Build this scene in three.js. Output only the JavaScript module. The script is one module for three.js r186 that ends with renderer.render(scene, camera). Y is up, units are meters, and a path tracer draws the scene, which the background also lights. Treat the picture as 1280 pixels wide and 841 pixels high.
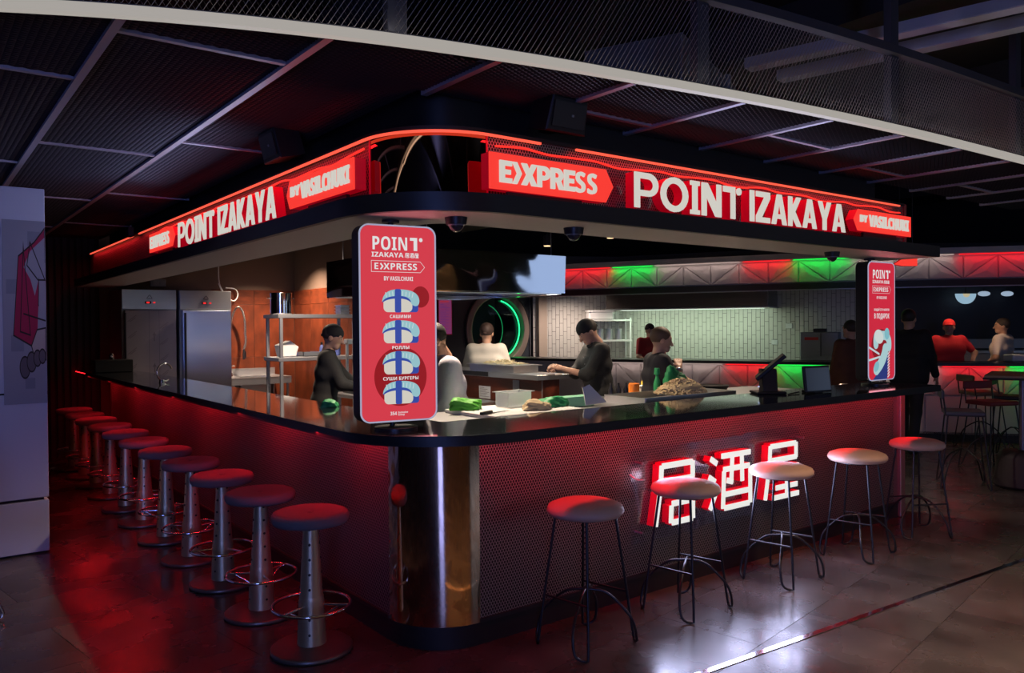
import * as THREE from 'three';
import { RectAreaLightUniformsLib } from 'three/addons/lights/RectAreaLightUniformsLib.js';
import { RoundedBoxGeometry } from 'three/addons/geometries/RoundedBoxGeometry.js';
import { FontLoader } from 'three/addons/loaders/FontLoader.js';
import { TextGeometry } from 'three/addons/geometries/TextGeometry.js';
import { mergeGeometries, mergeVertices } from 'three/addons/utils/BufferGeometryUtils.js';

// ---------- camera, exposure, large lights ----------
const FOCAL = 990.5, EYE = 1.65, TURN = 52.56 * Math.PI / 180, PITCH = -12.8 / FOCAL, ROLL = -0.0078;
RectAreaLightUniformsLib.init();
const scene = new THREE.Scene();
scene.background = new THREE.Color(0x000000);
const camera = new THREE.PerspectiveCamera(2 * Math.atan(420.5 / FOCAL) * 180 / Math.PI, 1280 / 841, 0.05, 80);
camera.rotation.order = 'YXZ';
camera.position.set(0, EYE, 0);
camera.rotation.set(PITCH, TURN - Math.PI / 2, ROLL);
scene.add(camera);
const renderer = new THREE.WebGLRenderer();
renderer.toneMapping = THREE.LinearToneMapping;
renderer.toneMappingExposure = 1.0;
renderer.shadowMap.enabled = true;

function areaLight(color, power, w, h, at, towards) {        // a soft lamp of w x h metres
  const l = new THREE.RectAreaLight(color, power, w, h);
  l.position.set(...at); l.lookAt(...towards); scene.add(l); return l;
}
const RED = new THREE.Color().setRGB(1, 0.012, 0.02), COOL = new THREE.Color().setRGB(0.5, 0.66, 1), WARM = new THREE.Color().setRGB(1, 0.6, 0.3), WHITE = new THREE.Color().setRGB(1, 0.93, 0.84), SIGNWHITE = new THREE.Color().setRGB(0.6, 0.64, 1);

// ---------- helpers ----------
const R = Math.PI / 180;
let seed = 7;
const rnd = () => { seed = (seed * 1664525 + 1013904223) >>> 0; return seed / 4294967296; };
const rr = (a, b) => a + (b - a) * rnd();
const lin = (r, g, b) => new THREE.Color().setRGB(r, g, b);
// pixel of the photograph -> point on a plane
const ax = new THREE.Vector3(), ay = new THREE.Vector3(), az = new THREE.Vector3();
camera.updateMatrixWorld(true); camera.matrixWorld.extractBasis(ax, ay, az);
function ray(px, py) { return new THREE.Vector3().addScaledVector(az, -1).addScaledVector(ax, (px - 640) / FOCAL).addScaledVector(ay, -(py - 420.5) / FOCAL); }
function onY(px, py, y) { const d = ray(px, py), t = (y - EYE) / d.y; return new THREE.Vector3(d.x * t, y, d.z * t); }
function onX(px, py, x) { const d = ray(px, py), t = x / d.x; return new THREE.Vector3(x, EYE + d.y * t, d.z * t); }
function onZ(px, py, z) { const d = ray(px, py), t = z / d.z; return new THREE.Vector3(d.x * t, EYE + d.y * t, z); }
function atD(px, py, dep) { const d = ray(px, py); return new THREE.Vector3(d.x * dep, EYE + d.y * dep, d.z * dep); }

const taken = {};
function numbered(name) { const n = taken[name] = (taken[name] ?? -1) + 1; return n ? name + '_' + String(n).padStart(3, '0') : name; }
function mesh(name, geo, mat, parent) {
  const m = new THREE.Mesh(Array.isArray(geo) ? merge(geo) : geo, mat);
  m.name = parent ? name : numbered(name); m.castShadow = m.receiveShadow = true; (parent || scene).add(m); return m;
}
function tag(o, label, category, group) { o.userData.label = label; o.userData.category = category; if (group) o.userData.group = group; return o; }
function thing(name, label, category, at = [0, 0, 0], turn = 0, group) {
  const o = new THREE.Group(); o.name = numbered(name); scene.add(o); o.position.set(...at); o.rotation.y = turn; return tag(o, label, category, group);
}
function structure(o) { o.userData.kind = 'structure'; return o; }
function struct(name, geo, mat) { return structure(mesh(name, geo, mat)); }
function structGroup(name) { const o = new THREE.Group(); o.name = name; scene.add(o); return structure(o); }
function copyOf(root, at, turn, label) { const r = root.clone(); r.userData = { ...root.userData }; r.name = numbered(root.name.replace(/_\d{3}$/, '')); scene.add(r); r.position.set(...at); r.rotation.y = turn; if (label) r.userData.label = label; return r; }
function merge(list) { return mergeGeometries(list.map(g => { const n = g.index ? g.toNonIndexed() : g; for (const k of Object.keys(n.attributes)) if (!['position', 'normal', 'uv'].includes(k)) n.deleteAttribute(k); if (!n.attributes.uv) n.setAttribute('uv', new THREE.BufferAttribute(new Float32Array(n.attributes.position.count * 2), 2)); n.morphAttributes = {}; return n; })); }
function bx(w, h, d, x = 0, y = 0, z = 0, bevel = 0) { const g = bevel ? new RoundedBoxGeometry(w, h, d, 1, Math.min(bevel, w / 2.1, h / 2.1, d / 2.1)) : new THREE.BoxGeometry(w, h, d); return g.translate(x, y, z); }
function ubox(x0, x1, y0, y1, z0, z1, bevel = 0) { return bx(x1 - x0, y1 - y0, z1 - z0, (x0 + x1) / 2, (y0 + y1) / 2, (z0 + z1) / 2, bevel); }
// box whose uv are metres
function mbox(x0, x1, y0, y1, z0, z1) {
  const g = ubox(x0, x1, y0, y1, z0, z1), p = g.attributes.position, n = g.attributes.normal, u = g.attributes.uv;
  for (let i = 0; i < p.count; i++) { const a = Math.abs(n.getX(i)), b = Math.abs(n.getY(i)); if (a > .5) u.setXY(i, p.getZ(i), p.getY(i)); else if (b > .5) u.setXY(i, p.getX(i), p.getZ(i)); else u.setXY(i, p.getX(i), p.getY(i)); }
  return g;
}
function cyl(r0, r1, h, x = 0, y = 0, z = 0, seg = 20) { return new THREE.CylinderGeometry(r1, r0, h, seg).translate(x, y + h / 2, z); }
function rod(a, b, r, seg = 8) { const A = new THREE.Vector3(...a), B = new THREE.Vector3(...b), d = B.clone().sub(A); const g = new THREE.CylinderGeometry(r, r, d.length(), seg); g.applyQuaternion(new THREE.Quaternion().setFromUnitVectors(new THREE.Vector3(0, 1, 0), d.clone().normalize())); return g.translate((A.x + B.x) / 2, (A.y + B.y) / 2, (A.z + B.z) / 2); }
function tube(pts, r, n = 40, seg = 8, closed = false, tension = .5) { return new THREE.TubeGeometry(new THREE.CatmullRomCurve3(pts.map(p => Array.isArray(p) ? new THREE.Vector3(...p) : p), closed, 'catmullrom', tension), n, r, seg, closed); }
function lathe(pts, seg = 28) { return new THREE.LatheGeometry(pts.map(p => new THREE.Vector2(...p)), seg); }
function torus(R0, r, x, y, z, seg = 32, rs = 8) { return new THREE.TorusGeometry(R0, r, rs, seg).rotateX(Math.PI / 2).translate(x, y, z); }
function poly(pts, depth, bevel = 0) { const s = new THREE.Shape(pts.map(p => new THREE.Vector2(...p))); return new THREE.ExtrudeGeometry(s, { depth, bevelEnabled: bevel > 0, bevelSize: bevel, bevelThickness: bevel, bevelSegments: 1, curveSegments: 10 }); }
function rrect(w, h, r) { const s = new THREE.Shape(), x = -w / 2, y = -h / 2; s.moveTo(x + r, y); s.lineTo(x + w - r, y); s.absarc(x + w - r, y + r, r, -Math.PI / 2, 0); s.lineTo(x + w, y + h - r); s.absarc(x + w - r, y + h - r, r, 0, Math.PI / 2); s.lineTo(x + r, y + h); s.absarc(x + r, y + h - r, r, Math.PI / 2, Math.PI); s.lineTo(x, y + r); s.absarc(x + r, y + r, r, Math.PI, Math.PI * 1.5); return s; }
// sweep a closed profile [[outward offset, height], ...] along a path of {x, z, nx, nz}
function sweep(path, prof, closedProf = true, caps = true) {
  const pos = [], uv = [], idx = [], np = prof.length, S = [0];
  for (let i = 1; i < path.length; i++) { const o = prof[0][0]; const p = path[i], q = path[i - 1]; S.push(S[i - 1] + Math.hypot(p.x + p.nx * o - q.x - q.nx * o, p.z + p.nz * o - q.z - q.nz * o)); }
  const edges = closedProf ? np : np - 1; let T = 0;
  for (let e = 0; e < edges; e++) {
    const A = prof[e], B = prof[(e + 1) % np], L = Math.hypot(A[0] - B[0], A[1] - B[1]), base = pos.length / 3;
    path.forEach((p, i) => { for (const [q, t] of [[A, T], [B, T + L]]) { pos.push(p.x + p.nx * q[0], q[1], p.z + p.nz * q[0]); uv.push(S[i], q === A ? A[1] : B[1]); if (Math.abs(A[1] - B[1]) < 1e-6) uv[uv.length - 1] = q[0]; } });
    for (let i = 0; i < path.length - 1; i++) { const a = base + 2 * i; idx.push(a, a + 1, a + 2, a + 1, a + 3, a + 2); }
    T += L;
  }
  if (closedProf && caps) for (const i of [0, path.length - 1]) {
    const tris = THREE.ShapeUtils.triangulateShape(prof.map(q => new THREE.Vector2(...q)), []), base = pos.length / 3, p = path[i];
    prof.forEach(q => { pos.push(p.x + p.nx * q[0], q[1], p.z + p.nz * q[0]); uv.push(q[0], q[1]); });
    tris.forEach(t => idx.push(base + t[0], base + t[1], base + t[2]));
  }
  const g = new THREE.BufferGeometry(); g.setAttribute('position', new THREE.Float32BufferAttribute(pos, 3)); g.setAttribute('uv', new THREE.Float32BufferAttribute(uv, 2)); g.setIndex(idx); g.computeVertexNormals(); return g;
}
// ---------- textures ----------
function hash(x, y, s) { let h = (x * 374761393 + y * 668265263 + s * 974711) | 0; h = Math.imul(h ^ (h >>> 13), 1274126177); return ((h ^ (h >>> 16)) >>> 0) / 4294967296; }
function vnoise(x, y, per, s) { const xi = Math.floor(x), yi = Math.floor(y), fx = x - xi, fy = y - yi, u = fx * fx * (3 - 2 * fx), v = fy * fy * (3 - 2 * fy), m = (a) => ((a % per) + per) % per; const a = hash(m(xi), m(yi), s), b = hash(m(xi + 1), m(yi), s), c = hash(m(xi), m(yi + 1), s), d = hash(m(xi + 1), m(yi + 1), s); return a + (b - a) * u + (c - a) * v + (a - b - c + d) * u * v; }
function fbm(x, y, per, s, oct = 4) { let t = 0, a = .5; for (let i = 0; i < oct; i++) { t += a * vnoise(x * (1 << i), y * (1 << i), per << i, s + i); a *= .5; } return t; }
function dataTex(w, h, f, size, srgb = true) {
  const d = new Uint8Array(w * h * 4);
  for (let y = 0; y < h; y++) for (let x = 0; x < w; x++) { const c = f(x / w, y / h), o = (y * w + x) * 4; for (let k = 0; k < 3; k++) d[o + k] = Math.max(0, Math.min(255, (Array.isArray(c) ? c[k] : c) * 255)); d[o + 3] = 255; }
  const t = new THREE.DataTexture(d, w, h); t.wrapS = t.wrapT = THREE.RepeatWrapping; t.magFilter = THREE.LinearFilter; if (srgb) t.colorSpace = THREE.SRGBColorSpace;
  if (size) t.repeat.set(1 / size[0], 1 / size[1]); t.needsUpdate = true; return t;
}
function canvasTex(w, h, draw) { const c = document.createElement('canvas'); c.width = w; c.height = h; draw(c.getContext('2d'), w, h); const t = new THREE.CanvasTexture(c); t.colorSpace = THREE.SRGBColorSpace; return t; }
const std = (o) => new THREE.MeshStandardMaterial(o);
const phys = (o) => new THREE.MeshPhysicalMaterial(o);
const holesTex = (dark, light) => dataTex(128, 112, (u, v) => { let a = light; for (let i = -1; i < 5; i++) for (let j = -1; j < 5; j++) { const x = (i + (j & 1 ? .5 : 0)) / 4, y = j / 4; const dx = (u - x - .125) * 4, dy = (v - y - .125) * 4 * .866; const q = Math.hypot(dx, dy * .8); if (q < .34) a = dark; } return a; }, [.072, .0624], false);
const HOLES = holesTex(0, 1);
const tConcrete = dataTex(512, 512, (u, v) => { const n = fbm(u * 6, v * 6, 6, 1, 6), m = fbm(u * 3, v * 3, 3, 40, 3), f = hash(u * 512 | 0, v * 512 | 0, 3); const g = .40 + (n - .5) * .22 + (m - .5) * .16 + (f - .5) * .03; return [g * 1.0, g * .97, g * .95]; }, [1.2, 1.2]);
const tRough = dataTex(256, 256, (u, v) => .27 + (fbm(u * 5, v * 5, 5, 9, 5) - .5) * .26, [1.2, 1.2], false);
const tBrush = dataTex(256, 256, (u, v) => .5 + (vnoise(u * 4, v * 128, 128, 5) - .5) * .3, [.5, .5], false);
const tWeave = dataTex(64, 64, (u, v) => .5 + .5 * Math.sin(u * 50.27) * Math.sin(v * 50.27), [.03, .03], false);
const tBrown = [1, 2, 3].map(s => dataTex(256, 256, (u, v) => { const n = fbm(u * 5, v * 5, 5, 20 + s, 5), m = fbm(u * 12, v * 4, 4, 60 + s, 3); const g = .85 + (n - .5) * .5 + (m - .5) * .1; return [.44 * g, .2 * g, .11 * g]; }));
const tWood = dataTex(256, 256, (u, v) => { const n = fbm(u * 2, v * 24, 24, 70, 4); return [.5 + n * .2, .42 + n * .18, .33 + n * .14]; }, [1, 1]);

// ---------- materials ----------
const M = {
  black: std({ color: lin(.008, .008, .01), roughness: .55 }), satin: std({ color: lin(.012, .012, .016), roughness: .4 }), dark: std({ color: lin(.02, .021, .026), roughness: .7 }),
  slab: phys({ color: lin(.010, .010, .012), roughness: .09, clearcoat: .5, clearcoatRoughness: .05 }),
  slabEdge: std({ color: lin(.010, .011, .014), roughness: .45 }),
  floor: std({ color: lin(.45, .43, .48), map: tConcrete, roughness: 1, roughnessMap: tRough }),
  perf: std({ color: lin(.36, .34, .34), metalness: .8, roughness: .45, alphaMap: HOLES, alphaTest: .5, side: THREE.DoubleSide }),
  mirror: std({ color: lin(.86, .55, .36), metalness: 1, roughness: .07 }),
  chrome: std({ color: lin(.75, .75, .77), metalness: 1, roughness: .1 }), darkMirror: std({ color: lin(.42, .25, .17), metalness: 1, roughness: .03 }),
  steel: std({ color: lin(.55, .56, .58), metalness: .9, roughness: .32, bumpMap: tBrush, bumpScale: .0002 }), steelSoft: std({ color: lin(.3, .31, .34), metalness: .6, roughness: .45 }),
  hood: std({ color: lin(.62, .64, .68), metalness: 1, roughness: .04 }),
  stoolMetal: std({ color: lin(.52, .44, .29), metalness: .75, roughness: .42 }), wire: std({ color: lin(.03, .032, .04), metalness: .6, roughness: .35 }),
  leather: std({ color: lin(.6, .42, .34), roughness: .5, bumpMap: tWeave, bumpScale: .0002 }), fabricDark: std({ color: lin(.15, .14, .17), roughness: .85, bumpMap: tWeave, bumpScale: .0006 }),
  soffit: std({ color: lin(.5, .46, .44), roughness: .55 }), frame: std({ color: lin(.5, .5, .58), metalness: .4, roughness: .5 }), frameDark: std({ color: lin(.05, .05, .06), roughness: .6 }),
  meshMetal: std({ color: lin(.055, .055, .075), metalness: .6, roughness: .5, side: THREE.DoubleSide }),
  brown: tBrown.map(t => std({ color: 0xffffff, map: t, roughness: .35 })), grout: std({ color: lin(.42, .37, .34), roughness: .9 }),
  white: std({ color: lin(.72, .72, .72), roughness: .5 }), paper: std({ color: lin(.8, .8, .8), roughness: .8 }), plastic: phys({ color: lin(.85, .88, .88), roughness: .25, transmission: .55, thickness: 0 }),
  acrylic: phys({ color: lin(.95, .95, 1), roughness: .05, transmission: 1, thickness: 0 }), glass: phys({ color: lin(.95, 1, .98), roughness: .03, transmission: 1, thickness: 0 }),
  green: std({ color: lin(.02, .3, .1), roughness: .55 }), lime: std({ color: lin(.1, .5, .04), roughness: .6 }), red: std({ color: lin(.6, .03, .03), roughness: .5 }), yellow: std({ color: lin(.7, .45, .05), roughness: .45 }), orange: std({ color: lin(.8, .22, .02), roughness: .5 }), blue: std({ color: lin(.1, .14, .4), roughness: .5 }),
  food: std({ color: lin(.6, .48, .28), roughness: .8 }), wood: std({ color: 0xffffff, map: tWood, roughness: .6 }), navy: std({ color: lin(.03, .035, .05), roughness: .6 }), beige: std({ color: lin(.45, .36, .3), roughness: .6 }),
  tile: std({ color: lin(.62, .6, .56), roughness: .25 }), tileGrout: std({ color: lin(.2, .19, .18), roughness: .9 }), quilt: std({ color: lin(.62, .58, .57), roughness: .55, bumpMap: tWeave, bumpScale: .002 }),
};
const glowM = (c, k) => std({ color: lin(.02, .02, .02), emissive: c, emissiveIntensity: k, roughness: .5 });
M.neon = glowM(lin(1, .03, .02), 1.3); M.neonCore = glowM(lin(1, .1, .055), 1.25); M.led = glowM(RED, 3); M.ring = glowM(lin(1, .93, .84), .38);
M.signFace = glowM(lin(1, .96, .86), .62); M.signRed = glowM(lin(1, .045, .03), .95); M.sideRed = std({ color: lin(.75, .01, .03), roughness: .35, emissive: lin(1, .0, .02), emissiveIntensity: .22 });
M.kanjiFace = glowM(lin(.95, .95, .9), .85);
// ---------- the hall ----------
{ // floor of large rectangular tiles, laid at an angle to the bar
  const fl = structGroup('floor'), th = 9.3 * R, c = Math.cos(th), s = Math.sin(th);
  mesh('screed', bx(24, .1, 20.4, 6, -.062, -4), M.tileGrout, fl);
  const geos = [0, 1, 2, 3, 4, 5].map(k => { const g = mbox(-.5985, .5985, -.012, 0, -.2985, .2985), u = g.attributes.uv; for (let i = 0; i < u.count; i++) u.setXY(i, u.getX(i) + k * .37, u.getY(i) + k * .61); return g; });
  const list = [];
  for (let j = -30; j < 30; j++) for (let i = -12; i < 22; i++) {
    const u = 2.02 + .6 + i * 1.2 + (((j % 2) + 2) % 2) * .6, v = -1.86 + .3 + j * .6, x = u * c + v * s, z = -u * s + v * c;
    if (x < -5.3 || x > 17.4 || z < -13.6 || z > 5.4) continue;
    const d = new THREE.Vector3(x, 0, z).sub(camera.position), f = -d.dot(az), l = Math.abs(d.dot(ax));
    list.push({ x, z, k: Math.floor(rnd() * 6), key: (f > 0 && l < f * .72 ? 0 : 100) + Math.hypot(x, z) });
  }
  list.sort((a, b) => a.key - b.key);
  const rest = [];
  list.forEach((t, i) => {
    if (i < 290) { const m = mesh('tile', geos[t.k], M.floor, fl); m.position.set(t.x, 0, t.z); m.rotation.y = th; }
    else rest.push(geos[t.k].clone().rotateY(th).translate(t.x, 0, t.z));
  });
  mesh('outer_tiles', rest, M.floor, fl).userData.kind = 'stuff';
  const A = new THREE.Vector3(1.6, 0, -2.52), B = new THREE.Vector3(13.5, 0, -1.68), L = A.distanceTo(B), an = Math.atan2(-(B.z - A.z), B.x - A.x);
  struct('trim_1', bx(L, .004, .035, 0, .002, 0, .001).rotateY(an).translate((A.x + B.x) / 2, 0, (A.z + B.z) / 2), M.chrome);
}
struct('ceiling', ubox(-5.6, 17.6, 4.2, 4.4, -13.8, 5.6), M.black);
struct('wall_left', ubox(-5.7, -5.5, 0, 4.3, -13.8, 5.6), M.dark);
struct('wall_right', ubox(17.4, 17.6, 0, 4.3, -13.8, 5.6), M.dark);
struct('wall_front', ubox(-5.6, 17.6, 0, 4.3, 5.4, 5.6), M.dark);
{ // back wall with slim vertical battens at its left end
  const w = structGroup('wall_back');
  mesh('wall_board', ubox(-5.6, 17.6, 0, 4.3, -13.8, -13.6), M.dark, w);
  mesh('wall_board', ubox(-2.2, 2.05, 0, 2.9, -12.0, -11.75), M.dark, w);
  for (let i = 0; i < 26; i++) mesh('batten', bx(.05, 2.86, .03, -.02 + i * .08, 1.43, -11.735), M.navy, w);
}
// pale partition at the left with a printed picture
const tPrint = canvasTex(512, 1024, (c, w, h) => {
  c.fillStyle = '#8d90a0'; c.fillRect(0, 0, w, h);
  c.fillStyle = '#7a7e90'; for (const [x, y, a, b] of [[300, 60, 150, 90], [40, 330, 140, 80], [90, 640, 150, 90], [250, 880, 120, 60]]) c.fillRect(x, y, a, b);
  const P = (p, f, s) => { c.beginPath(); p.forEach((q, i) => i ? c.lineTo(...q) : c.moveTo(...q)); c.closePath(); if (f) { c.fillStyle = f; c.fill(); } if (s) { c.lineWidth = 9; c.strokeStyle = '#101018'; c.stroke(); } };
  P([[505, 40], [505, 230], [430, 300], [420, 470], [470, 560], [505, 700], [330, 700], [120, 640], [190, 200], [380, 120]], '#9c1048', true);
  P([[505, 90], [505, 330], [440, 300], [380, 420], [330, 330], [250, 260], [330, 170]], '#8f92a2', false);
  P([[420, 480], [505, 420], [505, 640], [400, 660]], '#8f92a2', false);
  P([[330, 120], [290, 250], [420, 330], [505, 330]], null, true);
  P([[250, 150], [200, 620], [320, 640]], null, true);
  c.lineWidth = 9; c.strokeStyle = '#101018'; c.beginPath(); c.moveTo(240, 520); c.lineTo(505, 560); c.stroke();
  P([[330, 700], [400, 610], [505, 600], [505, 780], [380, 790]], '#a9a0a0', true);
  for (const [x, y, r] of [[250, 820, 60], [330, 790, 55], [400, 770, 45], [460, 760, 40]]) { c.beginPath(); c.arc(x, y, r, 0, 7); c.fillStyle = '#5a5560'; c.fill(); c.stroke(); }
});
{
  const w = structGroup('wall_partition'), Z = -6.76, X = .832;
  mesh('core', ubox(-3.4, X - .03, 0, 2.66, Z - .3, Z - .03), M.black, w);
  for (const [y0, y1] of [[.012, .392], [.412, 1.178], [1.192, 2.69]]) mesh('panel', ubox(-3.4, X, y0, y1, Z - .33, Z, .006), std({ color: lin(.5, .53, .66), roughness: .3 }), w);
  const pr = tag(mesh('wall_print', new THREE.BoxGeometry(.27, 1.34, .004).translate(X - .137, 1.78, Z + .0025), std({ map: tPrint, roughness: .35 })), 'comic-like print in crimson and grey on the pale partition panel', 'print');
}
// ---------- dropped ceiling: grid bars and expanded-metal panels ----------
const CEIL = 2.85, RINGPTS = [[-3.0, -6.2], [-2.3, -5.4], [-1.5, -4.65], [-.6, -3.95], [.376, -3.38], [.858, -3.154], [1.519, -2.925], [2.23, -2.755], [2.927, -2.64], [3.686, -2.53], [4.891, -2.414], [6.527, -2.336], [8.5, -2.29], [10.5, -2.28]];
const ringCurve = new THREE.CatmullRomCurve3(RINGPTS.map(p => new THREE.Vector3(p[0], CEIL, p[1])));
const ringP = ringCurve.getSpacedPoints(120);
function ringZ(x) { for (let i = 1; i < ringP.length; i++) if (ringP[i].x >= x) { const a = ringP[i - 1], b = ringP[i], t = (x - a.x) / (b.x - a.x); return a.z + (b.z - a.z) * t; } return -2.28; }
const inCeil = (x, z) => z < ringZ(x) - .09 && !(x > 2.1 && z < -3.47);
function expanded(x0, x1, z0, z1, keep) {                      // tilted strands of expanded metal, in the plane y = CEIL
  const pos = [], LW = .06, SW = .028, t = .0032, n0 = Math.round((x1 - x0) / LW * 2), rows = Math.round((z1 - z0) / (SW / 2));
  for (let j = 0; j < rows; j++) for (let i = 0; i < n0; i++) {
    const up = (i + j) % 2, xa = x0 + i * LW / 2, xb = xa + LW / 2, zc = z0 + (j + .5) * SW / 2, za = zc + (up ? -1 : 1) * SW / 4, zb = zc + (up ? 1 : -1) * SW / 4;
    if (keep && !(keep(xa, zc) && keep(xb, zc))) continue;
    const q = [[xa, CEIL - t, za - t], [xb, CEIL - t, zb - t], [xb, CEIL + t, zb + t], [xa, CEIL + t, za + t]];
    for (const k of [0, 1, 2, 0, 2, 3]) pos.push(...q[k]);
  }
  const g = new THREE.BufferGeometry(); g.setAttribute('position', new THREE.Float32BufferAttribute(pos, 3)); g.computeVertexNormals(); return g;
}
{
  const gr = structGroup('ceiling_grid'), X = k => .67 + .727 * k, off = { '-6': -4.3, '-5': -5.4, '-4': -4.4, '-3': -5.2, '-2': -5.9, '-1': -4.26, 0: -3.47, 1: -2.94, 2: -4.4, 3: -3.27, 4: -2.2, 5: -2.98, 6: -2.1, 7: -3.19, 8: -2.1, 9: -3.1, 10: -2.2, 11: -3 };
  const full = [], clear = (x, z) => inCeil(x, z);
  for (let k = -5; k <= 11; k++) {
    const x = X(k), z1 = ringZ(x) - .075, z0 = x > 2.0 ? -3.5 : -11.7;
    mesh('grid_bar', ubox(x - .018, x + .018, CEIL - .018, CEIL + .02, z0, z1), M.frame, gr);
    for (let m = 3; m > -6; m--) {
      const za = off[k] + 2.36 * m, zb = za - 2.36, xm = x + .36, lo = x > 1.9 ? -3.5 : -11.7, hi = Math.max(ringZ(x), ringZ(x + .72));
      if (za < Math.min(ringZ(x), ringZ(x + .72)) - .09 && za > lo) mesh('cross_bar', ubox(x + .019, x + .708, CEIL - .014, CEIL + .016, za - .015, za + .015), M.frame, gr);
      if (zb > hi || za < lo) continue;
      const inside = zb + .02 > lo && za - .02 < Math.min(ringZ(x), ringZ(x + .72)) - .1 && !(k === 1 || k === 2);
      if (inside) { let g = full[0]; if (!g) full[0] = g = expanded(.02, .707, -2.34, -.02); const p = mesh('mesh_panel', g, M.meshMetal, gr); p.position.set(x, 0, za); }
      else { const g = expanded(x + .02, x + .707, Math.max(zb + .02, lo), za - .02, clear); if (g.attributes.position.count) mesh('mesh_panel', g, M.meshMetal, gr); }
    }
  }
}
const ringPath = ringP.map((p, i) => { const t = ringCurve.getTangentAt(i / 120); return { x: p.x, z: p.z, nx: -t.z, nz: t.x }; }).map(p => p.nz > 0 ? p : { ...p, nx: -p.nx, nz: -p.nz });
{
  const l = thing('ring_light', 'long curved white LED line along the rim of the mesh ceiling', 'light');
  mesh('channel', sweep(ringPath, [[-.035, CEIL - .03], [.012, CEIL - .03], [.012, CEIL + .012], [-.035, CEIL + .012]]), M.frameDark, l);
  for (let a = 0; a < 120; a += 30) mesh('led_strip', sweep(ringPath.slice(a, a + 31), [[-.02, CEIL - .036], [.022, CEIL - .036], [.022, CEIL + .004], [.013, CEIL + .004], [.013, CEIL - .031], [-.02, CEIL - .031]]), M.ring, l);
  for (let a = 0; a < 120; a += 12) {
    const p = ringP[a + 6], A = ringP[a], B = ringP[a + 12], n = ringPath[a + 6], L = A.distanceTo(B);
    const q = areaLight(WHITE, 1.4, L, .05, [p.x + n.nx * .02, CEIL - .05, p.z + n.nz * .02], [p.x + n.nx * .02, 0, p.z + n.nz * .02]);
    areaLight(WHITE, 4.5, L, .02, [p.x + n.nx * .04, CEIL + .01, p.z + n.nz * .045], [p.x + n.nx * .02, CEIL + .5, p.z + n.nz * .02]);
    q.up.set(n.nx, 0, n.nz); q.lookAt(p.x + n.nx * .02, 0, p.z + n.nz * .02);
  }
}
{ // upright mesh rim above the LED line
  const f = structGroup('ceiling_rim'), Y0 = CEIL + .016, Y1 = CEIL + .43;
  mesh('rail', sweep(ringPath, [[-.03, Y1], [.03, Y1], [.03, Y1 + .05], [-.03, Y1 + .05]]), M.frameDark, f);
  const L = ringCurve.getLength(), posts = [onY(500, 45, CEIL), onY(884, 108, CEIL), onY(1120, 158, CEIL), new THREE.Vector3(.25, 0, -3.45), new THREE.Vector3(-1.2, 0, -4.4), new THREE.Vector3(6.45, 0, -2.34), new THREE.Vector3(8, 0, -2.3)];
  for (const q of posts) { const z = ringZ(q.x); mesh('post', bx(.09, Y1 - Y0 + .9, .05, q.x, Y0 + (Y1 - Y0 + .9) / 2, z - .03, .004), M.frameDark, f); }
  const pos = [], LW = .04, SW = .026, n = Math.floor(L / (SW / 2)), rows = Math.floor((Y1 - Y0) / (LW / 2)), t = .0022, pt = new THREE.Vector3();
  const ps = []; for (let i = 0; i <= n; i++) ps.push(ringCurve.getPointAt(i / n));
  for (let i = 0; i < n; i++) for (let j = 0; j < rows; j++) {
    const up = (i + j) % 2, y = Y0 + j * LW / 2, A = ps[i], B = ps[i + 1], ya = up ? y : y + LW / 2, yb = up ? y + LW / 2 : y;
    const q = [[A.x, ya - t, A.z], [B.x, yb - t, B.z], [B.x, yb + t, B.z - t * 1.4], [A.x, ya + t, A.z - t * 1.4]];
    for (const k of [0, 1, 2, 0, 2, 3]) pos.push(...q[k]);
  }
  const g = new THREE.BufferGeometry(); g.setAttribute('position', new THREE.Float32BufferAttribute(pos, 3)); g.computeVertexNormals();
  mesh('expanded_mesh', g, std({ color: lin(.42, .37, .32), metalness: .4, roughness: .5, side: THREE.DoubleSide }), f).userData.kind = 'stuff';
}
{ // services in the void above: two pale cable trays, a duct, dark joists
  const a = onY(935, 88, 3.55), b = onY(1280, 11, 3.55), c = onY(975, 102, 3.55), d = onY(1280, 36, 3.55);
  for (const [p, q] of [[a, b], [c, d]]) { const v = q.clone().sub(p), e = q.clone().addScaledVector(v, .6); const m = tag(mesh('cable_tray', (() => { const L = p.distanceTo(e); return merge([bx(L, .02, .12, 0, 0, 0), bx(L, .07, .012, 0, .03, .06), bx(L, .07, .012, 0, .03, -.06)]).rotateY(Math.atan2(-(e.z - p.z), e.x - p.x)).translate((p.x + e.x) / 2, 3.56, (p.z + e.z) / 2); })(), M.frame), p === a ? 'pale cable tray crossing the dark void above the mesh rim, farther one' : 'pale cable tray crossing the dark void above the mesh rim, lower one', 'cable tray'); }
  const g = structGroup('ceiling_joists'); for (let i = 0; i < 7; i++) mesh('joist', bx(.16, .3, 18, -3 + i * 2.9, 4.05, -4.2), M.dark, g);
  tag(mesh('air_duct', [bx(1.6, .5, .8, 0, 0, 0, .01), bx(.05, .56, .86, -.5, 0, 0), bx(.05, .56, .86, .5, 0, 0)].map(q => q.rotateY(.4).translate(5.2, 3.58, -4.6)), M.steelSoft), 'grey sheet-metal duct seen through the mesh rim above the light line', 'duct');
}
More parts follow.
